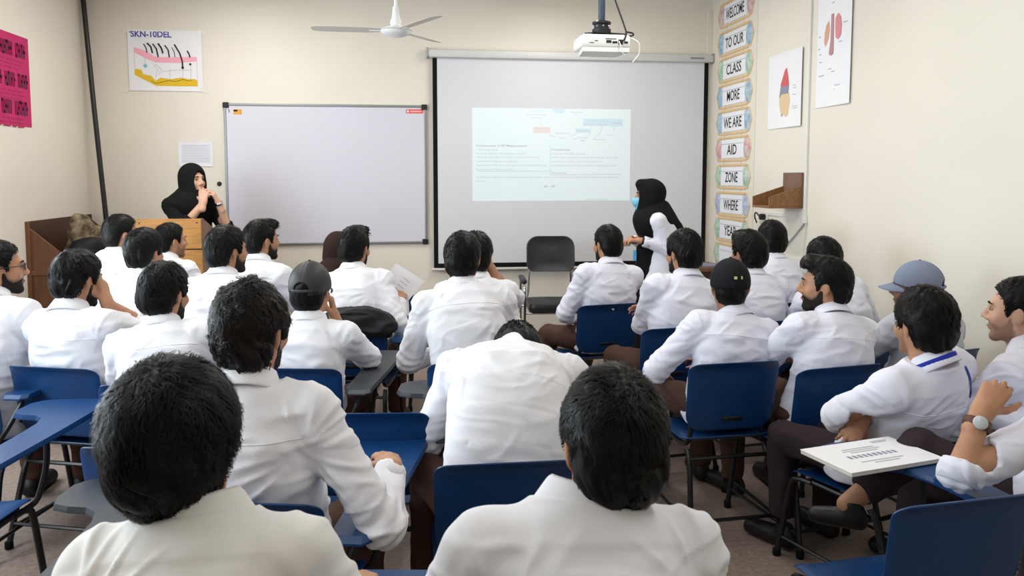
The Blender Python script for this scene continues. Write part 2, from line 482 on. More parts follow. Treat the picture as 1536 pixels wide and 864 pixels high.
def surface(sdf, lo, hi, h):
    """surface nets on a narrow band -> vertices, quads"""
    lo = np.asarray(lo, float); hi = np.asarray(hi, float)
    nc = np.ceil((hi - lo) / (4 * h)).astype(int) + 1
    n = (nc - 1) * 4 + 1
    ax = [lo[i] + 4 * h * np.arange(nc[i]) for i in range(3)]
    G = np.stack(np.meshgrid(*ax, indexing='ij'), -1).reshape(-1, 3).astype(f32)
    Dc = sdf(G).reshape(nc)
    ix = [np.clip((np.arange(n[i]) + 2) // 4, 0, nc[i] - 1) for i in range(3)]
    D = Dc[ix[0]][:, ix[1]][:, :, ix[2]].copy()
    mk = np.abs(D) < 5.5 * h
    idx = np.nonzero(mk)
    P = np.stack([lo[i] + h * idx[i] for i in range(3)], -1).astype(f32)
    vals = np.empty(len(P), f32)
    for s in range(0, len(P), 150000):
        vals[s:s + 150000] = sdf(P[s:s + 150000])
    D[idx] = vals
    S = D < 0
    c = [S[a:n[0] - 1 + a, b:n[1] - 1 + b, e:n[2] - 1 + e] for a in (0, 1) for b in (0, 1) for e in (0, 1)]
    al = c[0].copy(); an = c[0].copy()
    for q in c[1:]: al &= q; an |= q
    act = an & ~al
    i, j, k = np.nonzero(act)
    val = {(a, b, e): D[i + a, j + b, k + e] for a in (0, 1) for b in (0, 1) for e in (0, 1)}
    acc = np.zeros((len(i), 3)); cnt = np.zeros(len(i))
    for a0 in val:
        for d in range(3):
            if a0[d]: continue
            a1 = list(a0); a1[d] = 1; a1 = tuple(a1)
            x0, x1 = val[a0], val[a1]; cr = (x0 < 0) != (x1 < 0)
            t = np.where(cr, x0 / np.where(cr, x0 - x1, 1), 0)
            p = np.tile(np.array(a0, float), (len(i), 1)); p[:, d] += t
            acc += p * cr[:, None]; cnt += cr
    V = lo + h * (np.stack([i, j, k], -1) + acc / np.maximum(cnt, 1)[:, None])
    vid = np.full(act.shape, -1, np.int32); vid[i, j, k] = np.arange(len(i))
    Q = []
    for d in range(3):
        sl0 = [slice(None)] * 3; sl1 = [slice(None)] * 3; sl0[d] = slice(0, -1); sl1[d] = slice(1, None)
        cr = S[tuple(sl0)] != S[tuple(sl1)]
        e = [(d + 1) % 3, (d + 2) % 3]
        id_ = np.nonzero(cr)
        ok = (id_[e[0]] > 0) & (id_[e[1]] > 0) & (id_[e[0]] < n[e[0]] - 1) & (id_[e[1]] < n[e[1]] - 1)
        id_ = [q[ok] for q in id_]
        ins = S[tuple(id_)]
        def cell(da, db):
            q = [x.copy() for x in id_]; q[e[0]] -= da; q[e[1]] -= db; return vid[tuple(q)]
        f = np.stack([cell(1, 1), cell(0, 1), cell(0, 0), cell(1, 0)], -1)
        f[~ins] = f[~ins][:, ::-1]
        Q.append(f)
    return V, np.concatenate(Q)

def vnormals(V, Q):
    a, b, c, d = (V[Q[:, i]] for i in range(4))
    fn = np.cross(c - a, d - b); N = np.zeros_like(V)
    for i in range(4):
        for x in range(3): N[:, x] += np.bincount(Q[:, i], fn[:, x], len(V))
    return N / np.maximum(1e-12, np.linalg.norm(N, axis=1))[:, None]

def ik(a, b, l1, l2, hint):
    a = np.asarray(a, float); b = np.asarray(b, float); d = b - a; D = np.linalg.norm(d)
    if D > (l1 + l2) * 0.985:
        b = a + d / D * (l1 + l2) * 0.985; d = b - a; D = np.linalg.norm(d)
    D = max(D, abs(l1 - l2) + 0.02); u = d / np.linalg.norm(d)
    x = (l1 * l1 - l2 * l2 + D * D) / (2 * D); y = math.sqrt(max(0, l1 * l1 - x * x))
    h = np.asarray(hint, float); h = unit(h - u * (h @ u))
    return a + u * x + h * y, b

# ------------------------------------------------------------------ the head (own frame: x right, y forward, z up, origin mid-head)
def head_sdf(fem=False):
    s = SDF()
    s.ell((0, -0.014, 0.028), (0.0735, 0.096, 0.088), k=0.01)
    s.ell((0, 0.026, -0.03), (0.061, 0.066, 0.080), k=0.03)
    s.cone((0.047, -0.008, -0.052), (0.016, 0.066, -0.096), 0.022, 0.018, 0.02)
    s.cone((-0.047, -0.008, -0.052), (-0.016, 0.066, -0.096), 0.022, 0.018, 0.02)
    s.ell((0, 0.074, -0.098), (0.021, 0.016, 0.016), k=0.015)
    s.ell((0, 0.078, 0.030), (0.047, 0.014, 0.012), k=0.014)
    for q in (-1, 1):
        s.ell((q * 0.031, 0.098, 0.008), (0.018, 0.018, 0.012), k=0.012, sub=True)
        s.ell((q * 0.046, 0.058, -0.026), (0.02, 0.02, 0.02), k=0.02)
        s.ell((q * 0.077, -0.012, -0.006), (0.009, 0.021, 0.033), rot=rotm(q * 18, 12, q * 8), k=0.008)
        s.ell((q * 0.088, -0.006, -0.004), (0.006, 0.010, 0.018), rot=rotm(q * 18, 12, 0), k=0.006, sub=True)
        s.cone((q * 0.012, 0.098, -0.030), (q * 0.013, 0.094, -0.032), 0.0085, 0.008, 0.008)
    s.cone((0, 0.088, 0.018), (0, 0.110, -0.022), 0.0075, 0.0115, 0.012)
    s.ell((0, 0.089, -0.056), (0.023, 0.009, 0.0062), k=0.007)
    s.ell((0, 0.087, -0.067), (0.020, 0.009, 0.0066), k=0.007)
    s.cone((0, -0.024, -0.03), (0, -0.034, -0.11), 0.056, 0.054, 0.025)
    return s
HEAD = head_sdf()

HAIRLINE_Y = [-0.13, -0.085, -0.052, -0.036, -0.018, 0.006, 0.024, 0.036, 0.055, 0.075, 0.13]
HAIRLINE_Z = [-0.080, -0.078, -0.058, -0.006, 0.022, 0.014, -0.022, 0.045, 0.072, 0.078, 0.082]

def hair_mesh(st, h, rng):
    """st: dict with vol (thickness), nape, quiff, curl, length, strands, width"""
    vol = st.get('vol', 0.016); nape = st.get('nape', 0.0); top = st.get('top', 0.006)
    c = v3(0, -0.014, 0.030); r = v3(0.0735 + vol, 0.096 + vol, 0.088 + vol + top)
    hz = np.array(HAIRLINE_Z); hz[:3] += nape; hz[3:5] += nape * st.get('ear', 0.5); hz[7:] += st.get('front', 0.0)
    s = SDF(); s.ell(c, r, k=0.01)
    s.ell((0, -0.06, -0.028), (0.062 + vol * 0.8, 0.042 + vol * 0.8, 0.062), k=0.03)
    if st.get('quiff', 0):
        q = st['quiff']; s.ell((st.get('part', 0.0), 0.058, 0.092 + q * 0.4), (0.058, 0.046, 0.028 + q), k=0.03)
    cut = lambda P: ((np.interp(P[:, 1], HAIRLINE_Y, hz) - P[:, 2]) * 0.75).astype(f32)
    s.func(cut, 'max', 0.008)
    V, Q = surface(s, (-0.14, -0.16, -0.16), (0.14, 0.15, 0.19), h)
    N = vnormals(V, Q)
    cl = st.get('clump', 0.006); sd = int(rng.integers(1, 9999)); fq = st.get('freq', 38)
    w = V * fq; flow = np.stack([w[:, 0], w[:, 1] * 0.6, w[:, 2] * 0.45], -1)
    dx = V[:, 0] - st.get('cx', 0.012); dy = V[:, 1] + 0.055; rad = np.sqrt(dx * dx + dy * dy + (V[:, 2] - 0.125) ** 2)
    ang = np.arctan2(dx, dy) + 0.5 * vnoise(V * 14, sd + 3) + st.get('whorl', 0.6) * rad * 8
    sk = np.stack([np.cos(ang) * 3.2, np.sin(ang) * 3.2, rad * st.get('wave', 14)], -1)
    streak = 1 - 2 * np.abs(vnoise(sk * st.get('streak', 1.6), sd + 4))
    V = V + N * (cl * (0.55 * vnoise(flow, sd) + 0.25 * vnoise(flow * 2.3, sd + 1) + 0.55 * streak))[:, None]
    nV = [V]; nQ = [Q]
    ns = st.get('strands', 900)
    if ns:
        # strands: tapered ribbons that flow from the crown over the scalp
        crown = v3(st.get('cx', 0.012), -0.055, 0.125)
        pool = np.nonzero(V[:, 2] < st.get('below', 9))[0]
        pick = pool[rng.integers(0, len(pool), ns)]
        p = V[pick] - N[pick] * 0.004
        L = st.get('length', 0.045) * rng.uniform(0.55, 1.2, ns)
        seg = 5
        sty = np.array(st.get('dir', (0.15, 0.25, -0.55)), float)
        d = (p - crown); d /= np.linalg.norm(d, axis=1)[:, None]; d = d * 0.8 + sty
        fr = np.clip((p[:, 1] - 0.0) / 0.06, 0, 1)[:, None] * (p[:, 2] > 0.03)[:, None]
        d = d * (1 - fr) + fr * (np.stack([np.full(ns, st.get('sweep', 0.7)), np.full(ns, 0.25), np.full(ns, 0.1)], -1))
        cu = st.get('curl', 0.3); wd = st.get('width', 0.0042) * rng.uniform(0.6, 1.3, ns)
        sd2 = sd + 77; phase = rng.uniform(0, 6.28, ns) * 0.25 + 6.0 * vnoise(p * 30, sd2)
        pts = [p]; ns_ = []
        lift = st.get('lift', 0.008) * rng.uniform(0.2, 1.4, ns)
        base = (np.sqrt((((p - c) / r) ** 2).sum(1)))
        for i in range(seg):
            n = (p - c) / (r * r); n /= np.linalg.norm(n, axis=1)[:, None]
            wv = np.stack([vnoise(p * 26 + 5, sd2), vnoise(p * 26 + 11, sd2 + 1), vnoise(p * 26 + 17, sd2 + 2)], -1)
            dd = d + wv * (0.35 + cu * 0.8)
            side = np.cross(n, dd); side /= np.maximum(1e-6, np.linalg.norm(side, axis=1))[:, None]
            dd = dd + side * (cu * 1.4 * np.sin(phase + i * (1.2 + cu)))[:, None]
            dd = dd - n * np.einsum('ij,ij->i', dd, n)[:, None]
            dd /= np.maximum(1e-6, np.linalg.norm(dd, axis=1))[:, None]
            p = p + dd * (L / seg)[:, None]
            lv = np.sqrt((((p - c) / r) ** 2).sum(1))
            tgt = np.maximum(base, 1.0 - 0.1 * (p[:, 2] < -0.02)) + (lift * ((i + 1) / seg) ** 2 + 0.002) / 0.1
            p = c + (p - c) * (np.minimum(tgt, base + 0.09) / lv)[:, None]
            face = ((np.interp(p[:, 1], HAIRLINE_Y, hz) - p[:, 2]) > 0.012) & (p[:, 1] > 0.0)
            if not st.get('overear'):
                face |= (p[:, 1] > -0.046) & (p[:, 1] < 0.026) & (p[:, 2] < 0.018) & (np.abs(p[:, 0]) > 0.05)
            p = np.where(face[:, None], pts[-1], p)
            pts.append(p); ns_.append(side)
        ns_ = [ns_[0]] + ns_
        prof = [0.5, 1.0, 0.95, 0.75, 0.45, 0.05]
        A = []
        for i in range(seg + 1):
            o = ns_[i] * (wd * prof[i] * 0.5)[:, None]
            A.append(pts[i] - o); A.append(pts[i] + o)
        A = np.stack(A, 1).reshape(-1, 3)                   # (ns, 2*(seg+1), 3)
        k = 2 * (seg + 1); b0 = np.arange(ns)[:, None] * k
        fq_ = np.concatenate([b0 + np.array([[2 * i, 2 * i + 1, 2 * i + 3, 2 * i + 2]]) for i in range(seg)])
        nQ.append(fq_ + len(V)); nV.append(A)
    return np.concatenate(nV), np.concatenate(nQ)

BEARD_Y = [-0.2, -0.02, -0.004, 0.010, 0.026, 0.046, 0.066, 0.078, 0.088, 0.2]
BEARD_Z = [-0.5, -0.5, -0.012, -0.004, -0.040, -0.054, -0.050, -0.043, -0.040, -0.040]
def beard_mesh(h, amount):
    s = SDF(); s.func(lambda P: HEAD(P) - 0.0006 - 0.0020 * amount, 'min', 0.0001)
    Y = BEARD_Y; Z = np.array(BEARD_Z) - 0.006
    s.func(lambda P: ((P[:, 2] - np.interp(P[:, 1], Y, Z)) * 0.6).astype(f32), 'max', 0.004)
    s.func(lambda P: (-(P[:, 2] + 0.119)).astype(f32), 'max', 0.004)
    s.func(lambda P: (0.0 - (P[:, 1] + 0.02)).astype(f32), 'max', 0.004)
    s.ell((0, 0.094, -0.0615), (0.027, 0.02, 0.0115), k=0.004, sub=True)
    return surface(s, (-0.1, -0.05, -0.14), (0.1, 0.13, 0.03), h)

# ------------------------------------------------------------------ hands
def hand_sdf(side, curl=25, spread=4, thumb=35):
    """own frame: y = fingers, z = back of the hand, palm towards -z; thumb on -x for the right hand (side=+1)"""
    s = SDF(); t = -side
    kn = {0: (t * 0.030, 0.088, 0.0), 1: (t * 0.010, 0.094, 0.002), 2: (-t * 0.010, 0.089, 0.001), 3: (-t * 0.028, 0.079, -0.003)}
    ln = (0.070, 0.078, 0.073, 0.056); rr = (0.0088, 0.009, 0.0086, 0.0076)
    for i in range(4):
        b = kn[i]
        s.cone((b[0] * 0.55, 0.0, 0.0), b, 0.0155, 0.0115, 0.012)
    s.cone((0, -0.06, 0), (0, 0.01, 0), 0.027, 0.024, 0.02)
    for i in range(4):
        p = np.array(kn[i]); a = R(spread * (1.5 - i)) * t; cu = 0.0
        for j, q in enumerate((0.45, 0.30, 0.25)):
            cu += R(curl * (0.8 + 0.12 * i) * (1.0 if j else 0.75))
            d = v3(math.sin(a) * math.cos(cu), math.cos(a) * math.cos(cu), -math.sin(cu))
            e = p + d * ln[i] * q
            s.cone(p, e, rr[i] * (1 - 0.1 * j), rr[i] * (0.92 - 0.1 * j), 0.003); p = e
    p = v3(t * 0.022, 0.022, -0.006)
    for j, (q, an) in enumerate(((0.042, thumb + 12), (0.032, thumb - 4), (0.026, thumb - 16))):
        d = v3(t * math.sin(R(an)), math.cos(R(an)), -0.35); d = unit(d); e = p + d * q
        s.cone(p, e, 0.0135 - 0.002 * j, 0.0115 - 0.002 * j, 0.008 if j == 0 else 0.003); p = e
    return s

def frame_from(d, n):
    """columns x, y, z with y along d and z as near n as possible"""
    y = unit(d); z = unit(np.asarray(n, float) - y * (np.asarray(n, float) @ y)); x = np.cross(y, z)
    return np.stack([x, y, z], 1)

# ------------------------------------------------------------------ a whole person
def bezier(a, b, c, t): return (1 - t) ** 2 * a + 2 * t * (1 - t) * b + t * t * c

PEOPLE = {}
def person(label, hip, yaw, head, hy=0, hp=0, hr=0, arms=None, legs=None, hair=None, beard=0.0, shirt='shirt', trousers='brown_trouser',
           skin='skin', h=0.009, hh=None, bulge=0.05, twist=0.0, srol=0.0, build=1.0, seed=1, cuff=(1.0, 1.0), cap=None, hijab=None,
           seatz=0.45, yoke=False, standing=False, group='students in white shirts', cat='person', fold=1.0, shoes=True, curl=(25, 25),
           shoulder_drop=0.0, neckf=0.05, mask=False, gown=False, glasses=False, tone=None, hairmat='hair', shins=None, hscale=1.0, hem=None, neckl=0.126, c7w=None):
    """hip (x, y) on the floor below the hip; head = world position of mid-head; yaw/hy are world facing angles (0 = towards the front wall)"""
    rng = np.random.default_rng(seed)
    root = empty('person', (hip[0], hip[1], 0), R(yaw))
    tag(root, label, cat, group)
    Rw = rotm(yaw); loc = lambda p: Rw.T @ (np.asarray(p, float) - v3(hip[0], hip[1], 0))
    H = loc(head); Rh = rotm(hy - yaw, hp, hr)
    Rn = rotm((hy - yaw) * 0.3, hp * 0.6, hr * 0.5)
    hipz = (0.93 if standing else seatz + 0.095)
    P0 = v3(0, 0, hipz)
    C7 = H + Rn @ v3(0, -neckf, -neckl)
    if c7w is not None: C7 = loc(c7w)
    mid = (P0 + C7) / 2; ch = unit(C7 - P0); back = unit(np.cross(ch, v3(1, 0, 0))) * -1
    if back[1] > 0: back = -back
    ctrl = mid + back * bulge * 2
    T = [0.0, 0.15, 0.3, 0.45, 0.6, 0.75, 0.88, 1.0]
    S = [bezier(P0, ctrl, C7, t) for t in T]
    tw = lambda t: np.array(Matrix.Rotation(R(twist * t), 3, 'Z') @ Matrix.Rotation(R(srol * t), 3, 'Y')) @ v3(1, 0, 0)
    Lx = [tw(t) for t in T]
    A = np.interp(T, [0, .2, .45, .7, .88, 1.0], [.168, .160, .166, .172, .135, .062]) * build
    B = np.interp(T, [0, .2, .45, .7, .88, 1.0], [.118, .112, .116, .118, .090, .062]) * (0.5 + 0.5 * build)
    up = unit(S[-1] - S[-3]); lat = Lx[-1]; lat = unit(lat - up * (lat @ up)); fwd = np.cross(up, lat)
    Sm = bezier(P0, ctrl, C7, 0.87)
    sh = {q: Sm + lat * q * 0.172 * build + up * (-0.004 - shoulder_drop) + fwd * 0.018 for q in (-1, 1)}
    dfl = {1: dict(w=(0.17, 0.34, 0.745), hint=(0.6, -0.5, -0.6)), -1: dict(w=(-0.13, 0.34, 0.67), hint=(-0.7, -0.4, -0.5))}
    AR = {}
    for q, key in ((1, 'R'), (-1, 'L')):
        a = dict(dfl[q]); a.update((arms or {}).get(key, {}))
        w = np.array(a['w'], float)
        if a.get('head'): w = H + Rh @ w                # target given in the head's frame
        e, w = ik(sh[q], w, 0.285 * a.get('ls', 1), 0.25 * a.get('ls', 1), a['hint'])
        if 'ww' in a: w = loc(a['ww'])
        if 'ew' in a: e = loc(a['ew'])
        fd = unit(w - e)
        d = np.array(a.get('d', fd + v3(0, 0, 0.0))); n = np.array(a.get('n', (0, 0, 1)), float)
        if a.get('head'):
            d = Rh @ np.array(a['d']); n = Rh @ np.array(a['n'])
        if 'hw' in a: d = loc(a['hw']) - w
        AR[q] = dict(e=e, w=w, d=unit(d), n=n, curl=a.get('curl', 28), thumb=a.get('thumb', 35))
    # ---- body: head, neck, torso, arms and hands as one surface
    b = SDF()
    b.tube(S, Lx, A * 0.86, B * 0.84, 0.02)
    b.cone(C7 + v3(0, 0.02, -0.05), H + Rh @ v3(0, -0.026, -0.078) * hscale, 0.060, 0.053, 0.03)
    for q in (-1, 1):
        a = AR[q]
        b.cone(S[-1] - up * 0.035 + lat * q * 0.03, sh[q] - up * 0.01, 0.034, 0.04, 0.02)
        b.cone(sh[q], a['e'], 0.046, 0.038, 0.02)
        b.cone(a['e'], a['w'] - unit(a['w'] - a['e']) * 0.01, 0.039, 0.0265, 0.012)
    b.group(HEAD, Rh, H, H, 0.20, 0.02)
    for q in (-1, 1):
        a = AR[q]; Fm = frame_from(a['d'], a['n'])
        b.group(hand_sdf(q, a['curl'], 4, a['thumb']), Fm, a['w'] + a['d'] * 0.012, a['w'] + a['d'] * 0.08, 0.155, 0.010)
    if shins:
        for (k0, k1) in shins: b.cone(k0, k1, 0.042, 0.033, 0.02)
    allp = np.array([S[0], H, AR[1]['w'], AR[-1]['w'], AR[1]['e'], AR[-1]['e'], AR[1]['w'] + AR[1]['d'] * 0.2, AR[-1]['w'] + AR[-1]['d'] * 0.2] + ([np.array(x) for s_ in shins for x in s_] if shins else []))
    lo = np.minimum(allp.min(0), H - 0.17) - v3(0.1, 0.1, 0.09); hi = np.maximum(allp.max(0), H + 0.17) + v3(0.1, 0.1, 0.06)
    lo = np.minimum(lo, v3(-0.27, -0.22, hipz - 0.14)); hi = np.maximum(hi, v3(0.27, 0.2, 0.5))
    hb = hh or h
    V, Q = surface(b, lo, hi, hb)
    body = mesh_np('body', V, Q, skin, root)
    ph = (V - H) @ Rh; yb, zb_ = ph[:, 1], ph[:, 2]
    edge = np.interp(yb, BEARD_Y, BEARD_Z) + 0.006
    den = np.clip((edge - zb_) / 0.016 + 0.2, 0, 1) * np.clip((yb + 0.012) / 0.02, 0, 1) * np.clip((zb_ + 0.122) / 0.012, 0, 1) * (np.abs(ph[:, 0]) < 0.068) * (yb < 0.104)
    den *= 1 - np.exp(-((ph[:, 0] / 0.024) ** 2 + ((zb_ + 0.0615) / 0.010) ** 2)) * (yb > 0.07)
    den = np.where(np.linalg.norm(ph, axis=1) < 0.17, den, 0) * min(1.0, beard * 0.95)
    at = body.data.attributes.new('beard_shadow', 'FLOAT', 'POINT'); at.data.foreach_set('value', den.astype(f32))
    # ---- face parts
    def hp_(v): return H + np.asarray(v) @ Rh.T
    for q in (-1, 1):
        V, F = lathe_geo([(0.0005, -0.0118), (0.0075, -0.009), (0.0118, 0), (0.0075, 0.009), (0.0005, 0.0118)], 10)
        Vw = hp_(np.array(V)[:, [0, 2, 1]] * v3(1, 0.95, 0.62) + v3(q * 0.031, 0.0752, 0.008)); eo = mesh_np('eye', Vw, F, 'eye', root)
        V, F = lathe_geo([(0.0066, -0.003), (0.0062, 0), (0.004, 0.0016), (0.0003, 0.0022)], 8)
        mesh_np('iris', hp_(np.array(V)[:, [0, 2, 1]] + v3(q * 0.031, 0.0855, 0.008)), F, 'iris', eo)
        V, F = tube_geo([(q * 0.014, 0.0915, 0.027), (q * 0.03, 0.0915, 0.033), (q * 0.047, 0.078, 0.028)], [0.003, 0.0042, 0.002], 6)
        mesh_np('eyebrow', hp_(np.array(V)), F, 'beard', root)
    if not mask:
        V, F = tube_geo([(-0.022, 0.0925, -0.060), (0, 0.0985, -0.0605), (0.022, 0.0925, -0.060)], [0.001, 0.003, 0.001], 6)
        mesh_np('mouth', hp_(np.array(V)), F, 'lip', root)
    if beard > 0.65:
        V, Q = beard_mesh(max(0.004, hb * 0.7), beard); V = V + vnormals(V, Q) * (0.0013 * vnoise(V * 160, seed))[:, None]; mesh_np('beard', hp_(V), Q, 'beard' if beard > 0.65 else 'stubble', root)
    if hair is not None and not hijab:
        V, Q = hair_mesh(hair, hair.get('h', max(0.005, hb * 0.8)), rng); ho = mesh_np('hair', hp_(V), Q, hairmat, root)
    # ---- shirt
    s = SDF()
    Sh = [x.copy() for x in S]; Sh[0] = Sh[0] - v3(0, 0, 0.055)
    As = A.copy(); Bs = B.copy(); As[-1] = 0.074; Bs[-1] = 0.070; As[-2] *= 1.02
    Ls = list(Lx)
    if hem is not None:
        hw_ = 0.20 + 0.10 * max(0, (0.9 - hem))
        Sh = [v3(P0[0], P0[1], hem - 0.03), v3(P0[0], P0[1], (hem + hipz) / 2)] + Sh; As = np.concatenate([[hw_ * 0.95, hw_ * 0.92], As]); Bs = np.concatenate([[hw_ * 0.8, hw_ * 0.72], Bs]); Ls = [Ls[0], Ls[0]] + Ls
        As[2] = max(As[2], 0.17)
    s.tube(Sh, Ls, As + 0.006, Bs + 0.006, 0.03, 2.5)
    for q in (-1, 1):
        a = AR[q]; cf = cuff[0 if q < 0 else 1]
        s.cone(S[-1] - up * 0.035 + lat * q * 0.045 + fwd * 0.01, sh[q] + up * 0.002, 0.056, 0.058, 0.05)
        s.cone(sh[q] - lat * q * 0.01, a['e'], 0.066 * (0.6 + 0.4 * build), 0.054, 0.035)
        fe = a['w'] - a['e']; ce = a['e'] + fe * min(cf, 0.97)
        if cf > 0.02:
            s.cone(a['e'], ce, 0.054, 0.054 - 0.016 * cf, 0.014)
    wr = [(AR[q]['e'], AR[q]['w'], sh[q]) for q in (-1, 1)]
    pts = np.array([x for t3 in wr for x in t3] + S)
    lo = pts.min(0) - v3(0.19, 0.17, 0.12); hi = pts.max(0) + v3(0.19, 0.17, 0.10)
    lo[2] = max(lo[2], hipz - 0.19) if hem is None else max(0.0, hem - 0.05)
    if hem is not None: lo[:2] -= 0.05; hi[:2] += 0.05
    nk = C7 + up * 0.006; nd = unit(up + unit(H - C7) * 0.5)
    def neck_cut(P):
        w = P - nk; a_ = w @ nd; rr_ = np.sqrt(np.maximum(0, (w * w).sum(1) - a_ * a_))
        return (a_ - np.maximum(0, rr_ - 0.094) * 2).astype(f32)
    s.func(neck_cut, 'max', 0.008)                # neck opening
    for q, cf in ((-1, cuff[0]), (1, cuff[1])):                                # cut the sleeve end flat
        a = AR[q]
        if cf > 0.02:
            fe = unit(a['w'] - a['e']); ce = a['e'] + (a['w'] - a['e']) * min(cf, 0.97)
            s.func(lambda P, ce=ce, fe=fe: np.maximum((P - ce) @ fe, np.linalg.norm(P - ce, axis=1) - 0.085).astype(f32) * -1
                   if False else np.where(np.linalg.norm(P - ce - fe * 0.03, axis=1) < 0.075, (P - ce) @ fe, -9).astype(f32), 'max', 0.004)
    hem_ = hipz - 0.085 if hem is None else hem
    s.func(lambda P: (hem_ - P[:, 2]).astype(f32), 'max', 0.006)
    V, Q = surface(s, lo, hi, h)
    N = vnormals(V, Q)
    # folds: broad drape noise, cross folds low on the back, rings around the elbows, pull lines from the armpits
    sd = seed * 31
    rot = rotm(rng.uniform(-40, 40), rng.uniform(-15, 15), rng.uniform(-30, 30))
    W = V @ rot
    n1 = vnoise(W * v3(9, 7, 20), sd); n2 = vnoise(W * v3(22, 14, 34), sd + 5)
    ridge = lambda n: 1 - np.abs(n) * 2
    crease = lambda n, w=0.16: np.exp(-(n / w) ** 2) - 0.25
    tot = 0.0030 * ridge(n1) + 0.0016 * n2 + 0.0030 * crease(vnoise(W * v3(6, 5, 15) + 4, sd + 2), 0.13)
    low = np.exp(-((V[:, 2] - (hipz + 0.13)) / 0.12) ** 2)
    tot = tot + 0.0060 * low * crease(vnoise(np.stack([V[:, 0] * 4 + V[:, 2] * 3, V[:, 1] * 5, V[:, 2] * 19], -1) + rng.uniform(0, 9, 3), sd + 9), 0.2)
    for q in (-1, 1):                                      # pull lines fanning out of each armpit
        rel = V - (sh[q] - up * 0.09 - lat * q * 0.015); a_ = rel @ lat; b_ = rel @ up; r_ = np.sqrt(a_ * a_ + b_ * b_)
        th = np.arctan2(b_, -q * a_)
        nn = vnoise(np.stack([th * 3.4, r_ * 4, np.full(len(V), 1.7 * q) + (rel @ fwd) * 2], -1), sd + 15 + q)
        tot = tot + 0.0062 * crease(nn, 0.2) * np.exp(-((r_ - 0.11) / 0.085) ** 2) * np.clip((r_ - 0.035) / 0.06, 0, 1)
    for q in (-1, 1):
        a = AR[q]
        for cc, ww, fr, am in ((a['e'], 0.075, 0.036, 0.005), (sh[q] - up * 0.06 - lat * q * 0.03, 0.075, 0.042, 0.0045)):
            rr = np.linalg.norm(V - cc, axis=1)
            ax = unit((a['w'] - a['e']) * 0.6 + (a['e'] - sh[q])) if cc is a['e'] else unit(lat * q * 0.7 + up * 0.7)
            tt = (V - cc) @ ax
            tot = tot + am * np.exp(-(rr / ww) ** 2) * np.sin(2 * PI * tt / fr + 3.0 * vnoise(V * 12, sd + 20 + q))
    keep = np.clip((np.linalg.norm(V - C7, axis=1) - 0.08) / 0.08, 0.1, 1)
    V = V + N * (tot * fold * keep)[:, None]
    so = mesh_np('shirt', V, Q, shirt, root)
    bvh = None
    if yoke:
        bvh = BVHTree.FromPolygons(V.tolist(), Q.tolist())
        bk = -fwd
        def seam(pts, r=0.0016):
            out = []
            for p in pts:
                hit = bvh.ray_cast(Vector(p + bk * 0.4), Vector(-bk))
                if hit[0] is not None and (not out or (hit[0] - out[-1]).length < 0.05): out.append(hit[0] + hit[1] * 0.0004)
            if len(out) > 3:
                Vt, Ft = tube_geo(out, r, 5); mesh_np('seam', Vt, Ft, shirt, so)
        yk = Sm - up * 0.055
        seam([yk + lat * x for x in np.linspace(-0.165, 0.165, 34) * build])
    # ---- collar: stand and fall, open at the throat
    nu = unit(H + Rh @ v3(0, -0.03, -0.09) - C7)
    if c7w is not None and hp > -40: nu = unit(unit(up + v3(0, 0, 1)) * 0.8 + nu * 0.2)
    cl = unit(lat - nu * (lat @ nu)); cf_ = np.cross(nu, cl)
    co = C7 + cf_ * 0.012 - nu * 0.002
    prof = [(0.060, 0.000), (0.058, 0.034), (0.0605, 0.041), (0.066, 0.036), (0.080, 0.002), (0.089, -0.020), (0.086, -0.024), (0.064, 0.02)]
    Vc = []; Fc = []; na = 33
    for i in range(na):
        a = R(-158 + 316 * i / (na - 1)); ca, sa = math.cos(a), math.sin(a)
        fr = max(0, -ca)
        for (r_, z_) in prof:
            r2 = r_ * (1.0 + 0.06 * abs(sa)) + 0.004; z2 = z_ - 0.035 * fr + 0.004 * ca
            Vc.append(co + cl * (sa * r2) - cf_ * (ca * r2 * 1.05) + nu * z2)
    npf = len(prof)
    for i in range(na - 1):
        for j in range(npf):
            Fc.append((i * npf + j, i * npf + (j + 1) % npf, (i + 1) * npf + (j + 1) % npf, (i + 1) * npf + j))
    Fc += [tuple(range(npf))[::-1], tuple((na - 1) * npf + j for j in range(npf))]
    if not hijab: mesh_np('collar', np.array(Vc), Fc, shirt, root)
    # ---- cuffs
    for q, cf in ((-1, cuff[0]), (1, cuff[1])):
        if cf < 0.03: continue
        a = AR[q]; fe = unit(a['w'] - a['e']); ce = a['e'] + (a['w'] - a['e']) * min(cf, 0.97)
        r0 = 0.054 - 0.016 * cf + 0.003
        ln = 0.05 if cf > 0.9 else 0.06
        Fm = frame_from(fe, (0, 0, 1) if abs(fe[2]) < 0.9 else (0, 1, 0))
        Vt, Ft = lathe_geo([(r0 - 0.004, -ln), (r0 + 0.001, -ln), (r0 + 0.002, -0.004), (r0, 0.001), (r0 - 0.005, 0.0), (r0 - 0.006, -0.02)], 18)
        Vt = np.array(Vt)[:, [0, 2, 1]] * v3(1, 1, -1); Vt = ce + Vt @ Fm.T
        mesh_np('cuff', Vt, Ft[:-2], shirt, root)
    # ---- trousers and shoes
    LG = dict(R=dict(a=(0.13, 0.46, 0.085), hint=(0.15, 1, 0.9)), L=dict(a=(-0.13, 0.44, 0.085), hint=(-0.15, 1, 0.9)))
    if standing: LG = dict(R=dict(a=(0.09, 0.02, 0.085), hint=(0, 1, 0)), L=dict(a=(-0.09, -0.03, 0.085), hint=(0, 1, 0)))
    t = SDF(); knees = {}
    t.ell(P0 + v3(0, 0.0, -0.005), (0.165 * build, 0.125, 0.10), k=0.03)
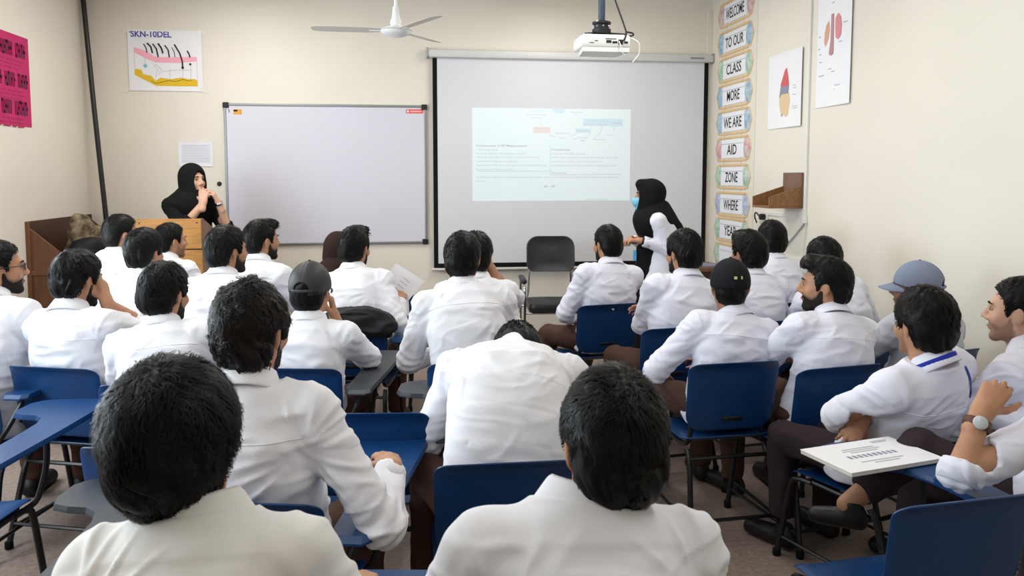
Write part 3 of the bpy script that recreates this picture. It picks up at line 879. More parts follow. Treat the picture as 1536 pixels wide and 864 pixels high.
    for q, key in ((1, 'R'), (-1, 'L')):
        g = dict(LG[key]); g.update((legs or {}).get(key, {}))
        hj = P0 + v3(q * 0.088, 0.01, -0.012)
        kn, an = ik(hj, g['a'], 0.43, 0.42, g['hint'])
        if 'kw' in g: kn = loc(g['kw'])
        if 'aw' in g: an = loc(g['aw'])
        knees[q] = (kn, an, g)
        t.cone(hj, kn, 0.088, 0.066, 0.03); end = an + unit(kn - an) * g.get('cut', 0.0)
        t.cone(kn, end, 0.066, 0.052, 0.012)
    if gown:
        pass
    ap = np.array([P0] + [x for q in knees for x in knees[q][:2]])
    lo = ap.min(0) - 0.19; hi = ap.max(0) + 0.16
    lo[2] = max(lo[2], 0.0)
    for q in knees:
        kn, an, g = knees[q]; end = an + unit(kn - an) * g.get('cut', 0.0); fe = unit(an - kn)
        t.func(lambda P, ce=end, fe=fe: np.where(np.linalg.norm(P - ce - fe * 0.03, axis=1) < 0.085, (P - ce) @ fe, -9).astype(f32), 'max', 0.004)
    V, Q = surface(t, lo, hi, max(0.011, h * 1.3)); N = vnormals(V, Q)
    ft = 0.004 * ridge(vnoise(V * v3(18, 8, 14), sd + 40)) + 0.003 * vnoise(V * 30, sd + 41)
    V = V + N * ft[:, None]
    if not gown: mesh_np('trousers', V, Q, trousers, root)
    if shoes:
        for q in knees:
            kn, an, g = knees[q]
            td = unit(np.array(g.get('toe', (q * 0.15, 1, 0.0)), float))
            z0 = an[2] - 0.085
            fs = g.get('fs', 1.0)
            f = SDF(); o = v3(an[0], an[1], z0)
            f.cone(o + v3(0, 0, 0.05) - td * 0.03, o + v3(0, 0, 0.032) + td * 0.15 * fs, 0.042 * fs ** 0.5, 0.032 * fs ** 0.5, 0.01)
            f.cone(o + v3(0, 0, 0.03) - td * 0.035, o + v3(0, 0, 0.03) + td * 0.155 * fs, 0.038 * fs ** 0.5, 0.038 * fs ** 0.5, 0.02)
            f.cone(o + v3(0, 0, 0.06) - td * 0.02, o + v3(0, 0, 0.10) - td * 0.01, 0.036, 0.034, 0.02)
            f.func(lambda P, z0=z0: (z0 + 0.006 - P[:, 2]).astype(f32), 'max', 0.006)
            f.func(lambda P, z0=z0: (P[:, 2] - z0 - 0.105).astype(f32), 'max', 0.006)
            V, Q = surface(f, o - v3(0.26, 0.26, 0.02), o + v3(0.26, 0.26, 0.16), 0.012)
            mesh_np('shoe', V, Q, 'shoe', root)
    PEOPLE[label] = root
    return dict(root=root, H=H, Rh=Rh, C7=C7, S=S, sh=sh, arms=AR, knees=knees, lat=lat, up=up, fwd=fwd, bvh=bvh, shirt=so, co=co, cl=cl, nu=nu, cf=cf_, rng=rng, hp_=hp_)

# ------------------------------------------------------------------ headgear (built in the head's frame, parented to the person)
def add_cap(P, material, opening=False, brim=True, tilt=9, base=0.012, patch=False, button=True):
    s = SDF()
    c = v3(0, -0.014, 0.030); rad = v3(0.0735 + 0.019, 0.096 + 0.019, 0.088 + 0.024)
    s.ell(c, rad, k=0.01)
    Rt = rotm(0, tilt, 0)
    s.func(lambda q: (-((q - v3(0, 0, base)) @ Rt)[:, 2]).astype(f32), 'max', 0.006)
    s.ell(c - v3(0, 0, 0.02), rad - 0.006, k=0.002, sub=True)
    if opening: s.ell((0, -0.13, 0.024), (0.034, 0.06, 0.032), k=0.004, sub=True)
    V, Q = surface(s, (-0.13, -0.17, -0.03), (0.13, 0.15, 0.17), 0.004)
    N = vnormals(V, Q); a = np.arctan2(V[:, 0], V[:, 1] + 0.014)
    groove = np.abs(((a / (PI / 3)) % 1.0) - 0.5)
    V = V - N * (0.0012 * np.exp(-((0.5 - groove) / 0.03) ** 2))[:, None]
    co = mesh_np('cap', P['hp_'](V), Q, material, P['root'])
    if opening:
        pts = [(0.046 * math.sin(R(t)) * 1.0, -0.013 - 0.1145 * math.cos(R(t * 0.42)), 0.020) for t in np.linspace(-85, 85, 13)]
        V, F = tube_geo(pts, 0.007, 6); V = np.array(V); mesh_np('strap', P['hp_'](V), F, material, co)
    if button:
        V, F = lathe_geo([(0.009, -0.003), (0.007, 0.003), (0.001, 0.005)], 10); V = np.array(V) + v3(0, -0.014, 0.142); mesh_np('button', P['hp_'](V), F, material, co)
    if brim:
        nx, ny = 15, 7; top = []; 
        for j in range(ny):
            for i in range(nx):
                x = -1 + 2 * i / (nx - 1); t = j / (ny - 1)
                ang = x * R(62)
                bx = 0.088 * math.sin(ang); by = -0.014 + 0.112 * math.cos(ang)
                y = by + t * 0.072 * math.sqrt(max(0.0, 1 - abs(x) ** 2.2)); z = 0.034 - 0.022 * x * x - 0.020 * t
                top.append((bx * (1 + 0.0 * t), y, z))
        V = np.array(top + [(a_, b_, c_ - 0.004) for a_, b_, c_ in top]); n = nx * ny
        F = []
        for j in range(ny - 1):
            for i in range(nx - 1):
                q = (j * nx + i, j * nx + i + 1, (j + 1) * nx + i + 1, (j + 1) * nx + i); F.append(q); F.append(tuple(k + n for k in q[::-1]))
        ed = [i for i in range(nx)] + [j * nx + nx - 1 for j in range(1, ny)] + [(ny - 1) * nx + i for i in range(nx - 2, -1, -1)] + [j * nx for j in range(ny - 2, 0, -1)]
        for a_, b_ in zip(ed, ed[1:] + ed[:1]): F.append((b_, a_, a_ + n, b_ + n))
        V = (V - v3(0, 0, 0.022)) @ rotm(0, -4, 0).T + v3(0, 0, 0.022)
        mesh_np('brim', P['hp_'](V), F, material, co)
    if patch:
        for (x, w, hh_) in ((0.014, 0.013, 0.012), (0.042, 0.006, 0.014)):
            a = math.asin(x / 0.0925); y = -0.014 - 0.1145 * math.cos(a)
            mb = MB().box((x - w / 2, y - 0.004, 0.048), (x + w / 2, y + 0.004, 0.048 + hh_), 0.001)
            V = np.array(mb.V); mesh_np('patch', P['hp_'](V), mb.F, 'yellow_mark', co, smooth=False)
    return co

def add_hijab(P, material, drape=0.30, seed=3, full=True, point=True):
    """head cloth that falls over neck and shoulders"""
    s = SDF(); s.ell((0, -0.016, 0.034), (0.0735 + 0.022, 0.096 + 0.024, 0.088 + 0.024), k=0.01)
    s.ell((0, 0.004, -0.05), (0.084, 0.098, 0.10), k=0.04)
    s.cone((0, -0.022, -0.05), (0, -0.02, -0.19), 0.088, 0.132, 0.05)
    if point: s.ell((0, 0.07, 0.10), (0.05, 0.035, 0.035), k=0.04)
    s.ell((0, 0.112, -0.014), (0.060, 0.072, 0.096), k=0.010, sub=True)
    V, Q = surface(s, (-0.22, -0.26, -0.36), (0.22, 0.26, 0.19), 0.0065); N = vnormals(V, Q)
    fold = 0.004 * (1 - 2 * np.abs(vnoise(V * v3(16, 16, 5) + 3, seed))) * np.clip((0.05 - V[:, 2]) / 0.08, 0.2, 1)
    V = V + N * fold[:, None]
    ho = mesh_np('hijab', P['hp_'](V), Q, material, P['root'])
    # the fall over chest and shoulders, in the body's frame
    t = SDF(); C = P['C7']; f = P['fwd']; l = P['lat']; u = P['up']
    t.ell(C + f * 0.035 - u * 0.06, (0.20, 0.15, 0.13), k=0.02)
    t.cone(C + f * 0.05 - u * 0.02, C + f * 0.085 - u * drape, 0.12, 0.115, 0.06)
    t.cone(C - f * 0.03, C - f * 0.05 - u * drape * 0.7, 0.10, 0.10, 0.05)
    t.func(lambda q: ((C - u * (drape + 0.04)) @ u - q @ u + 0.02 * np.sin(q[:, 0] * 30)).astype(f32), 'max', 0.01)
    V, Q = surface(t, C - v3(0.28, 0.28, drape + 0.2), C + v3(0.28, 0.32, 0.14), 0.009); N = vnormals(V, Q)
    V = V + N * (0.006 * (1 - 2 * np.abs(vnoise(V * v3(15, 15, 4), seed + 2))))[:, None]
    mesh_np('hijab_fall', V, Q, material, ho)
    return ho
# ------------------------------------------------------------------ the room
def struct(mb, name, material, smooth=False):
    o = mb.build(name, material, None, smooth); tag(o, kind='structure'); return o

WT = 0.15
struct(MB().box((ROOM_L - WT, ROOM_B - WT, -0.1), (ROOM_R + WT, ROOM_F + WT, 0)), 'floor', 'floor')
struct(MB().box((ROOM_L - WT, ROOM_B - WT, ROOM_H), (ROOM_R + WT, ROOM_F + WT, ROOM_H + 0.1)), 'ceiling', 'ceil')
struct(MB().box((ROOM_L - WT, ROOM_F, 0), (ROOM_R + WT, ROOM_F + WT, ROOM_H)), 'wall_front', 'wall')
struct(MB().box((ROOM_R, ROOM_B, 0), (ROOM_R + WT, ROOM_F, ROOM_H)), 'wall_right', 'wall')
struct(MB().box((ROOM_L - WT, ROOM_B - WT, 0), (ROOM_R + WT, ROOM_B, ROOM_H)), 'wall_back', 'wall')
wl = MB()
ys = [ROOM_B] + [y for w in WINDOWS for y in w] + [ROOM_F]
for i in range(0, len(ys), 2):
    wl.box((ROOM_L - WT, ys[i], 0), (ROOM_L, ys[i + 1], ROOM_H))
for y0, y1 in WINDOWS:
    wl.box((ROOM_L - WT, y0, 0), (ROOM_L, y1, WIN_Z[0])); wl.box((ROOM_L - WT, y0, WIN_Z[1]), (ROOM_L, y1, ROOM_H))
struct(wl, 'wall_left', 'wall')
for i, (y0, y1) in enumerate(WINDOWS):
    w = empty('window_%d' % (i + 1), (ROOM_L - 0.08, (y0 + y1) / 2, WIN_Z[0])); tag(w, kind='structure')
    hw = (y1 - y0) / 2; hz = WIN_Z[1] - WIN_Z[0]
    fr = MB()
    for a, b in (((-0.02, -hw, 0), (0.02, hw, 0.05)), ((-0.02, -hw, hz - 0.05), (0.02, hw, hz)), ((-0.02, -hw, 0), (0.02, -hw + 0.05, hz)),
                 ((-0.02, hw - 0.05, 0), (0.02, hw, hz)), ((-0.02, -0.025, 0), (0.02, 0.025, hz))):
        fr.box(a, b, 0.004)
    fr.build('window_frame', 'winframe', w)
    for q in (-1, 1):
        MB().box((-0.003, -hw + 0.05 if q < 0 else 0.025, 0.05), (0.003, -0.025 if q < 0 else hw - 0.05, hz - 0.05)).build('pane', 'pane', w)
    MB().box((0.02, -hw - 0.05, -0.04), (0.12, hw + 0.05, 0.0), 0.006).build('window_sill', 'wall', w)
# skirting along front, left and right wall
struct(MB().box((ROOM_L, ROOM_F - 0.015, 0), (ROOM_R, ROOM_F, 0.1), 0.004), 'baseboard_front', 'skirting')
struct(MB().box((ROOM_R - 0.015, ROOM_B, 0), (ROOM_R, ROOM_F - 0.015, 0.1), 0.004), 'baseboard_right', 'skirting')
struct(MB().box((ROOM_L, ROOM_B, 0), (ROOM_L + 0.015, ROOM_F - 0.015, 0.1), 0.004), 'baseboard_left', 'skirting')
struct(MB().box((ROOM_R - 0.05, ROOM_F - 0.03, 0.1), (ROOM_R - 0.0, ROOM_F, 3.2), 0.004), 'trim_1', 'corner_trim')
# unseen ceiling battens above the frame, added to carry the fill light
for i, (tx, ty) in enumerate(FILL_TUBES):
    b = empty('fill_fixture', (tx, ty, ROOM_H)); tag(b, 'unseen white batten added for fill light on the ceiling above the ' + ('left rear', 'right rear', 'left middle', 'right middle', 'left front', 'right front')[i] + ' seats', 'ceiling light', 'added fill battens')
    MB().box((-0.06, -0.62, -0.05), (0.06, 0.62, 0), 0.008).build('batten', 'fan', b)
    MB().tube([(0, -0.6, -0.065), (0, 0.6, -0.065)], 0.013, 10).build('tube', 'tube', b, True)

YW = ROOM_F          # front wall surface
XR = ROOM_R
XL = ROOM_L

# ---- whiteboard
wb = empty('whiteboard', (-0.714, YW, 0.967)); tag(wb, 'large blank whiteboard in a thin grey aluminium frame', 'whiteboard')
W2 = 0.915; HB = 1.297
MB().box((-W2 + 0.02, -0.018, 0.02), (W2 - 0.02, -0.002, HB - 0.02)).build('surface', 'board', wb)
for a, b in (((-W2, -0.026, 0), (W2, 0, 0.022)), ((-W2, -0.026, HB - 0.022), (W2, 0, HB))):
    MB().box(a, b, 0.004).build('frame_rail', 'alu', wb)
for a, b in (((-W2, -0.026, 0.022), (-W2 + 0.022, 0, HB - 0.022)), ((W2 - 0.022, -0.026, 0.022), (W2, 0, HB - 0.022))):
    MB().box(a, b, 0.004).build('frame_stile', 'alu', wb)
for x in (-W2 + 0.02, W2 - 0.02):
    for z in (0.018, HB - 0.018):
        MB().box((x - 0.028, -0.03, z - 0.026), (x + 0.028, -0.001, z + 0.026), 0.008).build('corner_cap', 'dark' , wb)
st = MB().box((-0.83, -0.0195, HB - 0.10), (-0.755, -0.018, HB - 0.055)).build('sticker', 'sticker_or', wb)
MB().box((-0.828, -0.0205, HB - 0.075), (-0.795, -0.0195, HB - 0.058)).build('print', 'ink', st)
st = MB().box((0.725, -0.0195, HB - 0.076), (0.885, -0.018, HB - 0.038)).build('sticker', 'sticker_red', wb)
MB().box((0.735, -0.0205, HB - 0.068), (0.752, -0.0195, HB - 0.048)).build('print', 'paper', st)
MB().box((0.765, -0.0205, HB - 0.064), (0.87, -0.0195, HB - 0.052)).build('print', 'poster_pink', st)
MB().tube([(-0.872, -0.019, HB - 0.055), (-0.866, -0.019, HB - 0.07), (-0.866, -0.019, HB - 0.085)], 0.003, 5).build('pen_mark', 'ink', wb)

# ---- projection screen
sx0, sx1, sz0, sz1 = 0.26, 2.936, 0.735, 2.70
ps = empty('projection_screen', ((sx0 + sx1) / 2, YW, sz0)); tag(ps, 'wide pull-down projection screen with black border showing a projected slide', 'projection screen')
hw = (sx1 - sx0) / 2; hz = sz1 - sz0; bw = 0.042; yo = -0.05
MB().box((-hw + bw, yo - 0.002, bw), (hw - bw, yo + 0.002, hz)).build('fabric', 'screen', ps)
MB().box((-hw, yo - 0.003, 0), (-hw + bw, yo + 0.002, hz)).build('border_strip', 'border', ps)
MB().box((hw - bw, yo - 0.003, 0), (hw, yo + 0.002, hz)).build('border_strip', 'border', ps)
MB().box((-hw + bw, yo - 0.003, 0), (hw - bw, yo + 0.002, bw)).build('border_strip', 'border', ps)
MB().tube([(-hw - 0.02, yo, -0.016), (hw + 0.02, yo, -0.016)], 0.013, 10).build('bottom_bar', 'housing', ps, True)
hs = MB().box((-hw - 0.045, yo - 0.045, hz), (hw + 0.04, -0.004, hz + 0.075), 0.018).build('housing', 'housing', ps, True)
for q, x in ((-1, -hw - 0.045), (1, hw + 0.04)):
    MB().box((x - 0.012, yo - 0.048, hz - 0.004), (x + 0.012, -0.003, hz + 0.088), 0.008).build('end_cap', 'alu', hs)
MB().box((hw - 0.20, yo - 0.0462, hz + 0.03), (hw - 0.06, yo - 0.044, hz + 0.046)).build('maker_plate', 'alu', hs)
# the projected slide, a lit image lying on the fabric
lx = lambda px: 0.627 + (px - 707.5) / 235.5 * 1.535 - (sx0 + sx1) / 2
lz = lambda py: 2.245 - (py - 163.5) / 137.5 * 0.878 - sz0
ys_ = yo - 0.0035
sl = MB().box((lx(707.5), ys_, lz(301)), (lx(943), ys_ + 0.001, lz(163.5))).build('slide', 'slide', ps)
yt = ys_ - 0.0006
def stext(body, x0, x1, y, size, m='slide_text', bold=0.0):
    o = text(body, size, (0, 0, 0), (PI / 2, 0, 0), m, sl, 'slide_lettering', 'LEFT', 0.0001, bold=bold)
    bpy.context.view_layer.update()
    w = max(1e-3, o.dimensions.x)
    o.location = (lx(x0), yt, lz(y)); o.scale = ((lx(x1) - lx(x0)) / w, 1, 1)
for body, x0, x1, y, sz_, bd in (
        ('Components of BP Measurement', 713, 788, 219, 0.028, 0.0008), ('Working ahead', 716, 745, 225, 0.024, 0), ('Increase risk per Hypertensive Tumor', 713, 786, 230.5, 0.022, 0),
        ('Whether possible to reduce a repeated exercise', 713, 806, 236, 0.022, 0), ('collaborate also during details', 713, 773, 242, 0.022, 0),
        ('Measures pressure changes and measurements', 713, 817, 248, 0.022, 0), ('& cause and of fluid overload', 713, 766, 254, 0.022, 0),
        ('Procedures', 824, 852, 224.5, 0.026, 0.0008), ('Diastole, Muscles, Sinuses', 824, 875, 230.5, 0.022, 0), ('Different causes to avoid ventricular and wall', 824, 923, 236, 0.022, 0),
        ('and increase heart rate and temperature', 824, 900, 242, 0.022, 0), ('Presentation & slide about before replaying results', 824, 922, 248, 0.022, 0),
        ('Seriously', 824, 847, 259, 0.026, 0), ('Creation for additional advantages frequently as given options as patient from general support based in templates as', 713, 925, 265.5, 0.02, 0),
        ('example', 712, 727, 271.5, 0.02, 0), ('BP : HR', 813, 830, 279.5, 0.028, 0.0006), ('reference library', 875, 910, 299, 0.018, 0),
        ('Connected', 792, 812, 167, 0.016, 0), ('Part of care value', 787, 817, 173, 0.02, 0), ('in pressures', 793, 812, 177.5, 0.018, 0),
        ('Dependent', 797, 821, 193, 0.02, 0), ('Normal', 800, 818, 197.5, 0.02, 0), ('Measurement', 852, 870, 168.5, 0.018, 0), ('of it', 857, 864, 171.5, 0.014, 0),
        ('Equipment', 830, 851, 200, 0.02, 0), ('curve', 834, 846, 207, 0.018, 0), ('Lifestyle', 861, 879, 196, 0.02, 0), ('Averages', 863, 879, 206, 0.018, 0), ('BMI', 867, 874, 211, 0.02, 0),
        ('Glucose', 877, 889, 181.5, 0.018, 0), ('pt history', 874, 890, 186.5, 0.018, 0), ('Oximetric', 895, 909, 181.5, 0.018, 0), ('Process', 895, 907, 186.5, 0.018, 0),
        ('Modelling', 915, 929, 184, 0.022, 0), ('Results', 906, 918, 202, 0.016, 0)):
    stext(body, x0, x1, y, sz_, bold=bd)
def sbox(x0, y0, x1, y1, m, n): MB().box((lx(x0), ys_ - 0.0003, lz(y1)), (lx(x1), ys_ + 0.0005, lz(y0))).build(n, m, sl)
sbox(797, 190.5, 822, 200.5, 'slide_orange', 'slide_box'); sbox(871, 178, 931, 189, 'slide_blue', 'slide_box')
sbox(860, 193, 881, 199, 'slide_blue', 'slide_box')
arc = [(lx(824) , lz(163.6))] + [(lx(834.5) + 0.069 * math.cos(a), lz(163.6) - 0.046 * math.sin(a)) for a in np.linspace(PI, 0, 14)[1:-1]] + [(lx(845), lz(163.6))]
MB().prism([(x, z) for x, z in arc], 0, 0.0005, Matrix.Translation((0, ys_, 0)) @ Matrix.Rotation(PI / 2, 4, 'X')).build('slide_circle', 'slide_blue', sl)
for pts in ([(808, 179), (808, 189)], [(883, 190), (882, 199), (880, 203)], [(901, 189), (895, 201), (886, 208)], [(919, 189), (917, 197)], [(853, 204), (862, 200)],
            [(820, 203), (829, 205)], [(855, 209), (862, 208)], [(886, 209), (906, 209)], [(822.5, 217), (822.5, 262)], [(822.5, 262), (930, 261)], [(713, 256.5), (822, 256.5)]):
    MB().tube([(lx(a), yt, lz(b)) for a, b in pts], 0.0016, 4).build('slide_line', 'slide_text', sl)

# ---- papers on the front wall
def sheet(name, label, cat, x0, x1, z0, z1, material, y=None, group=None, curl=0.004):
    o = empty(name, ((x0 + x1) / 2, YW, (z0 + z1) / 2)); tag(o, label, cat, group)
    w, h = (x1 - x0) / 2, (z1 - z0) / 2
    V, F = panel_geo(rounded_rect(2 * w, 2 * h, 0.003, 1), lambda x, z: (x, -0.004 - curl * (abs(x) / w) ** 4 * (abs(z) / h) ** 4, z), 0.0012)
    mesh_np('sheet', np.array(V), F, material, o, False)
    return o
po = sheet('skin_poster', 'hand-drawn skin layer chart with pink and yellow bands above the lectern', 'poster', -2.437, -1.804, 2.366, 2.904, 'paper')
qx = lambda px: -2.437 + (px - 191) / 114 * 0.633 - (-2.437 - 1.804) / 2
qz = lambda py: 2.904 - (py - 44) / 94 * 0.538 - 2.635
def flat(parent, pts, m, n, y=-0.0055, th=0.0008):
    MB().prism(pts, 0, th, Matrix.Translation((0, y, 0)) @ Matrix.Rotation(PI / 2, 4, 'X')).build(n, m, parent)
z8 = lambda a, b: (170 + a / 7.2, 30 + b / 7.2)          # enlarged-crop coordinates of the chart's own drawing
Q8 = lambda L: [(qx(z8(a, b)[0]), qz(z8(a, b)[1])) for a, b in L]
flat(po, Q8([(215, 295), (330, 330), (440, 395), (520, 402), (910, 392), (912, 440), (700, 462), (450, 460), (330, 410), (215, 350)])[::-1], 'poster_pink', 'pink_layer')
flat(po, Q8([(218, 535), (290, 545), (310, 595), (400, 610), (440, 665), (500, 630), (620, 645), (730, 625), (800, 640), (880, 640), (912, 655), (912, 722), (450, 722), (215, 602)])[::-1], 'poster_yellow', 'yellow_layer')
flat(po, [(qx(z8(335, 500)[0]) + 0.017 * math.cos(a), qz(z8(335, 500)[1]) + 0.017 * math.sin(a)) for a in np.linspace(0, 2 * PI, 14)[:-1]], 'poster_sky', 'blue_dot')
for L, r in (([(325, 258), (350, 300), (360, 355)], 0.0045), ([(365, 248), (405, 290), (420, 358)], 0.007), ([(425, 255), (465, 310), (482, 402)], 0.006), ([(485, 250), (520, 300), (535, 358)], 0.007),
             ([(558, 268), (595, 320), (605, 402)], 0.0055), ([(635, 290), (660, 340), (668, 398)], 0.003), ([(665, 258), (720, 350), (748, 440), (750, 515)], 0.0065), ([(805, 325), (825, 360), (835, 398)], 0.006),
             ([(400, 670), (450, 695), (590, 658), (660, 672), (750, 645), (820, 662), (850, 655)], 0.002)):
    MB().tube([(qx(z8(a, b)[0]), -0.0065, qz(z8(a, b)[1])) for a, b in L], r, 6).build('hair_drawing', 'ink', po)
for a, b, rr in ((750, 515, 0.012), (836, 475, 0.010)):
    flat(po, [(qx(z8(a, b)[0]) + rr * math.cos(t), qz(z8(a, b)[1]) + rr * math.sin(t)) for t in np.linspace(0, 2 * PI, 12)[:-1]], 'ink', 'root_bulb', -0.007)
for L in ([(218, 355), (218, 530)], [(335, 415), (335, 480)], [(420, 470), (470, 540), (440, 650)], [(450, 480), (520, 540), (480, 600)], [(606, 530), (606, 650)], [(750, 545), (750, 630)], [(840, 490), (840, 650)], [(520, 560), (700, 540), (860, 540)], [(912, 440), (912, 650)]):
    MB().tube([(qx(z8(a, b)[0]), -0.006, qz(z8(a, b)[1])) for a, b in L], 0.0012, 4).build('fine_line', 'ink_soft', po)
to = text("'SKN-10DEL", 0.075, (qx(z8(400, 152)[0]), -0.0062, qz(z8(400, 152)[1])), (PI / 2, 0, 0), 'ink_blue', po, bold=0.002)
bpy.context.view_layer.update(); to.scale.x = (qx(z8(635, 0)[0]) - qx(z8(170, 0)[0])) / to.dimensions.x
for (x, z, s1) in ((-2.44, 2.90, 1), (-1.80, 2.90, -1), (-2.45, 2.37, 1), (-1.80, 2.372, -1)):
    MB().box((x + 2.1205 - 0.035, -0.0068, z - 2.635 - 0.012), (x + 2.1205 + 0.035, -0.0056, z - 2.635 + 0.012), 0, Matrix.Translation((x + 2.1205, 0, z - 2.635)) @ Matrix.Rotation(R(-35 * s1), 4, 'Y') @ Matrix.Translation((-x - 2.1205, 0, -z + 2.635))).build('tape', 'paper_cream', po)

no = sheet('notice_sheet', 'small printed notice taped up beside the whiteboard behind the teacher', 'notice', -2.038, -1.735, 1.692, 1.922, 'paper')
MB().box((-0.125, -0.0058, -0.085), (0.125, -0.005, 0.085)).build('printed_table', 'board', no)
for i in range(7):
    MB().box((-0.11, -0.0065, 0.07 - i * 0.023), (0.11 - (0.04 if i % 3 == 1 else 0), -0.0058, 0.0725 - i * 0.023)).build('print_line', 'ink_soft', no)
kn = MB().lathe([(0.001, 0.016), (0.016, 0.014), (0.021, 0.004), (0.022, 0)], 16, (0, -1, 0), (-1.689, YW, 1.533)).build('wall_bolt', 'dark', None, True)
tag(kn, 'small round dark bolt head on the wall left of the whiteboard', 'bolt')

# ---- right wall
def rwall(name, label, cat, y0, y1, z0, z1, material, group=None):
    """sheet on the right wall; local x runs towards the front wall's far end -> y decreasing"""
    o = empty(name, (XR, (y0 + y1) / 2, (z0 + z1) / 2), -PI / 2); tag(o, label, cat, group)
    w, h = abs(y1 - y0) / 2, (z1 - z0) / 2
    V, F = panel_geo(rounded_rect(2 * w, 2 * h, 0.003, 1), lambda x, z: (x, -0.004 - 0.012 * max(0, x / w) ** 3, z), 0.0012)
    mesh_np('sheet', np.array(V), F, material, o, False); return o
hp = rwall('heart_drawing_poster', 'smaller white poster with a red and tan organ drawing on right wall', 'poster', 6.34, 5.76, 1.985, 2.575, 'paper')
def blob(parent, pts, m, n, y=-0.006): flat(parent, pts, m, n, y)
E_ = lambda cx, cz, rx, rz, n=18, a0=0: [(cx + rx * math.cos(t), cz + rz * math.sin(t)) for t in np.linspace(a0, a0 + 2 * PI, n + 1)[:-1]]
blob(hp, [(-0.07, 0.05), (0.0, 0.16), (0.03, 0.17), (0.06, 0.08), (0.07, 0.03), (-0.02, 0.02), (-0.06, 0.0)][::-1], 'heart_red', 'red_tip', -0.0062)
blob(hp, [(-0.07, 0.03), (0.07, 0.03), (0.06, -0.03), (-0.05, -0.03), (-0.09, -0.06)][::-1], 'heart_blue', 'grey_band', -0.0066)
blob(hp, [(-0.08, -0.03), (0.07, -0.02), (0.09, -0.09), (0.07, -0.2), (0.04, -0.24), (0.0, -0.19), (-0.05, -0.2), (-0.09, -0.1)][::-1], 'heart_tan', 'tan_body', -0.0058)
blob(hp, E_(-0.035, -0.195, 0.018, 0.012), 'ink_soft', 'valve_dot', -0.0068)
for z in (-0.14, -0.155, 0.0, 0.02, -0.05):
    MB().box((0.14, -0.0105, z), (0.22 if z < -0.1 else 0.19, -0.0095, z + 0.004)).build('note_line', 'ink_soft', hp)
kp = rwall('kidney_poster', 'tall white poster with a pair of pink kidneys at top of right wall', 'poster', 5.565, 5.095, 2.095, 2.98, 'paper')
kx = lambda a: -0.235 + (a - 80) / 270 * 0.47
kz = lambda b: (2.87 - 2.5375) - (b / 5.08) / 158 * 0.775
blob(kp, [(kx(170), kz(180)), (kx(178), kz(240)), (kx(170), kz(310)), (kx(148), kz(362)), (kx(138), kz(330)), (kx(140), kz(260)), (kx(152), kz(210))], 'kid_tan', 'kidney', -0.0058)
blob(kp, [(kx(x), kz(y)) for x, y in ((240, 148), (262, 180), (270, 240), (265, 310), (245, 336), (228, 318), (222, 250), (222, 180))][::-1], 'kid_pink', 'kidney', -0.0075)
blob(kp, [(kx(x), kz(y)) for x, y in ((190, 140), (208, 140), (212, 425), (195, 438), (178, 425), (188, 330))][::-1], 'kid_tube', 'vessel', -0.0068)
for a, b, w in ((200, 65, 22), (300, 232, 30), (100, 280, 16), (262, 358, 24), (98, 370, 14), (108, 412, 14), (112, 470, 16), (122, 572, 40), (188, 535, 22), (212, 558, 22), (250, 662, 40), (240, 690, 30), (262, 705, 56), (248, 725, 40)):
    MB().box((kx(a - w / 2), -0.0052 - 0.012 * max(0, kx(a) / 0.235) ** 3 - 0.002, kz(b)), (kx(a + w / 2), -0.0045 - 0.012 * max(0, kx(a) / 0.235) ** 3, kz(b) + 0.006)).build('note_line', 'ink_soft', kp)

# word cards hanging in a column on the right wall
wc = empty('word_column', (XR, 7.045, 0.0), -PI / 2); tag(wc, 'column of hanging word cards with gem-shaped ends near the screen', 'wall hanging')
MB().box((-0.46, -0.004, 0.5), (0.46, -0.0005, 3.28)).build('backing_strip', 'corner_trim', wc)
words = [('WELCOME', 3.10, 'gem_red'), ('TO OUR', 2.836, 'gem_blue'), ('CLASS', 2.59, 'gem_green'), ('MORE', 2.345, 'gem_blue'), ('WE ARE', 2.10, 'gem_blue'), ('AID', 1.853, 'gem_red'),
         ('ZONE', 1.60, 'gem_green'), ('WHERE', 1.345, 'gem_lilac'), ('YEAR', 1.105, 'gem_green'), ('', 0.86, 'gem_green')]
for wd, z, gem in words:
    hw_ = 0.25
    c = MB().box((-hw_, -0.012, z - 0.085), (hw_, -0.004, z + 0.085), 0.002).build('word_card', 'paper', wc)
    MB().box((-hw_, -0.014, z + 0.045), (hw_, -0.012, z + 0.05)).build('card_line', 'ink_soft', c)
    if wd:
        to = text(wd, 0.13, (0.0, -0.0128, z - 0.012), (PI / 2, 0, 0), 'ink', c, 'word', bold=0.0015)
        bpy.context.view_layer.update(); to.scale.x = min(1.0, (0.40 if len(wd) > 5 else 0.33 if len(wd) > 4 else 0.28 if len(wd) > 3 else 0.22) / to.dimensions.x)
    for dz in (0.105, -0.105):
        MB().box((-0.31, -0.012, z + dz - 0.010), (0.31, -0.004, z + dz + 0.010), 0.002).build('orange_rule', 'orange', wc)
    for q in (-1, 1):
        x0 = q * 0.235; g6 = [(x0, z + 0.0), (x0 + q * 0.04, z + 0.09), (x0 + q * 0.11, z + 0.105), (x0 + q * 0.165, z), (x0 + q * 0.11, z - 0.105), (x0 + q * 0.04, z - 0.09)]
        mb = MB(); cc = (x0 + q * 0.075, -0.03, z)
        pts = [(x, -0.006, zz) for x, zz in g6]
        mb.add(pts + [cc] + [(x, -0.003, zz) for x, zz in g6], [(i, (i + 1) % 6, 6) for i in range(6)] + [(i, (i + 1) % 6, 7 + (i + 1) % 6, 7 + i) for i in range(6)] + [tuple(range(7, 13))])
        gm_ = mb.build('gem_end', gem, wc); fix_smooth(gm_.data, 1)
        MB().tube([(x * 1.0, -0.006, zz) for x, zz in g6[1:]], 0.006, 4).build('gem_edge', 'orange', gm_)
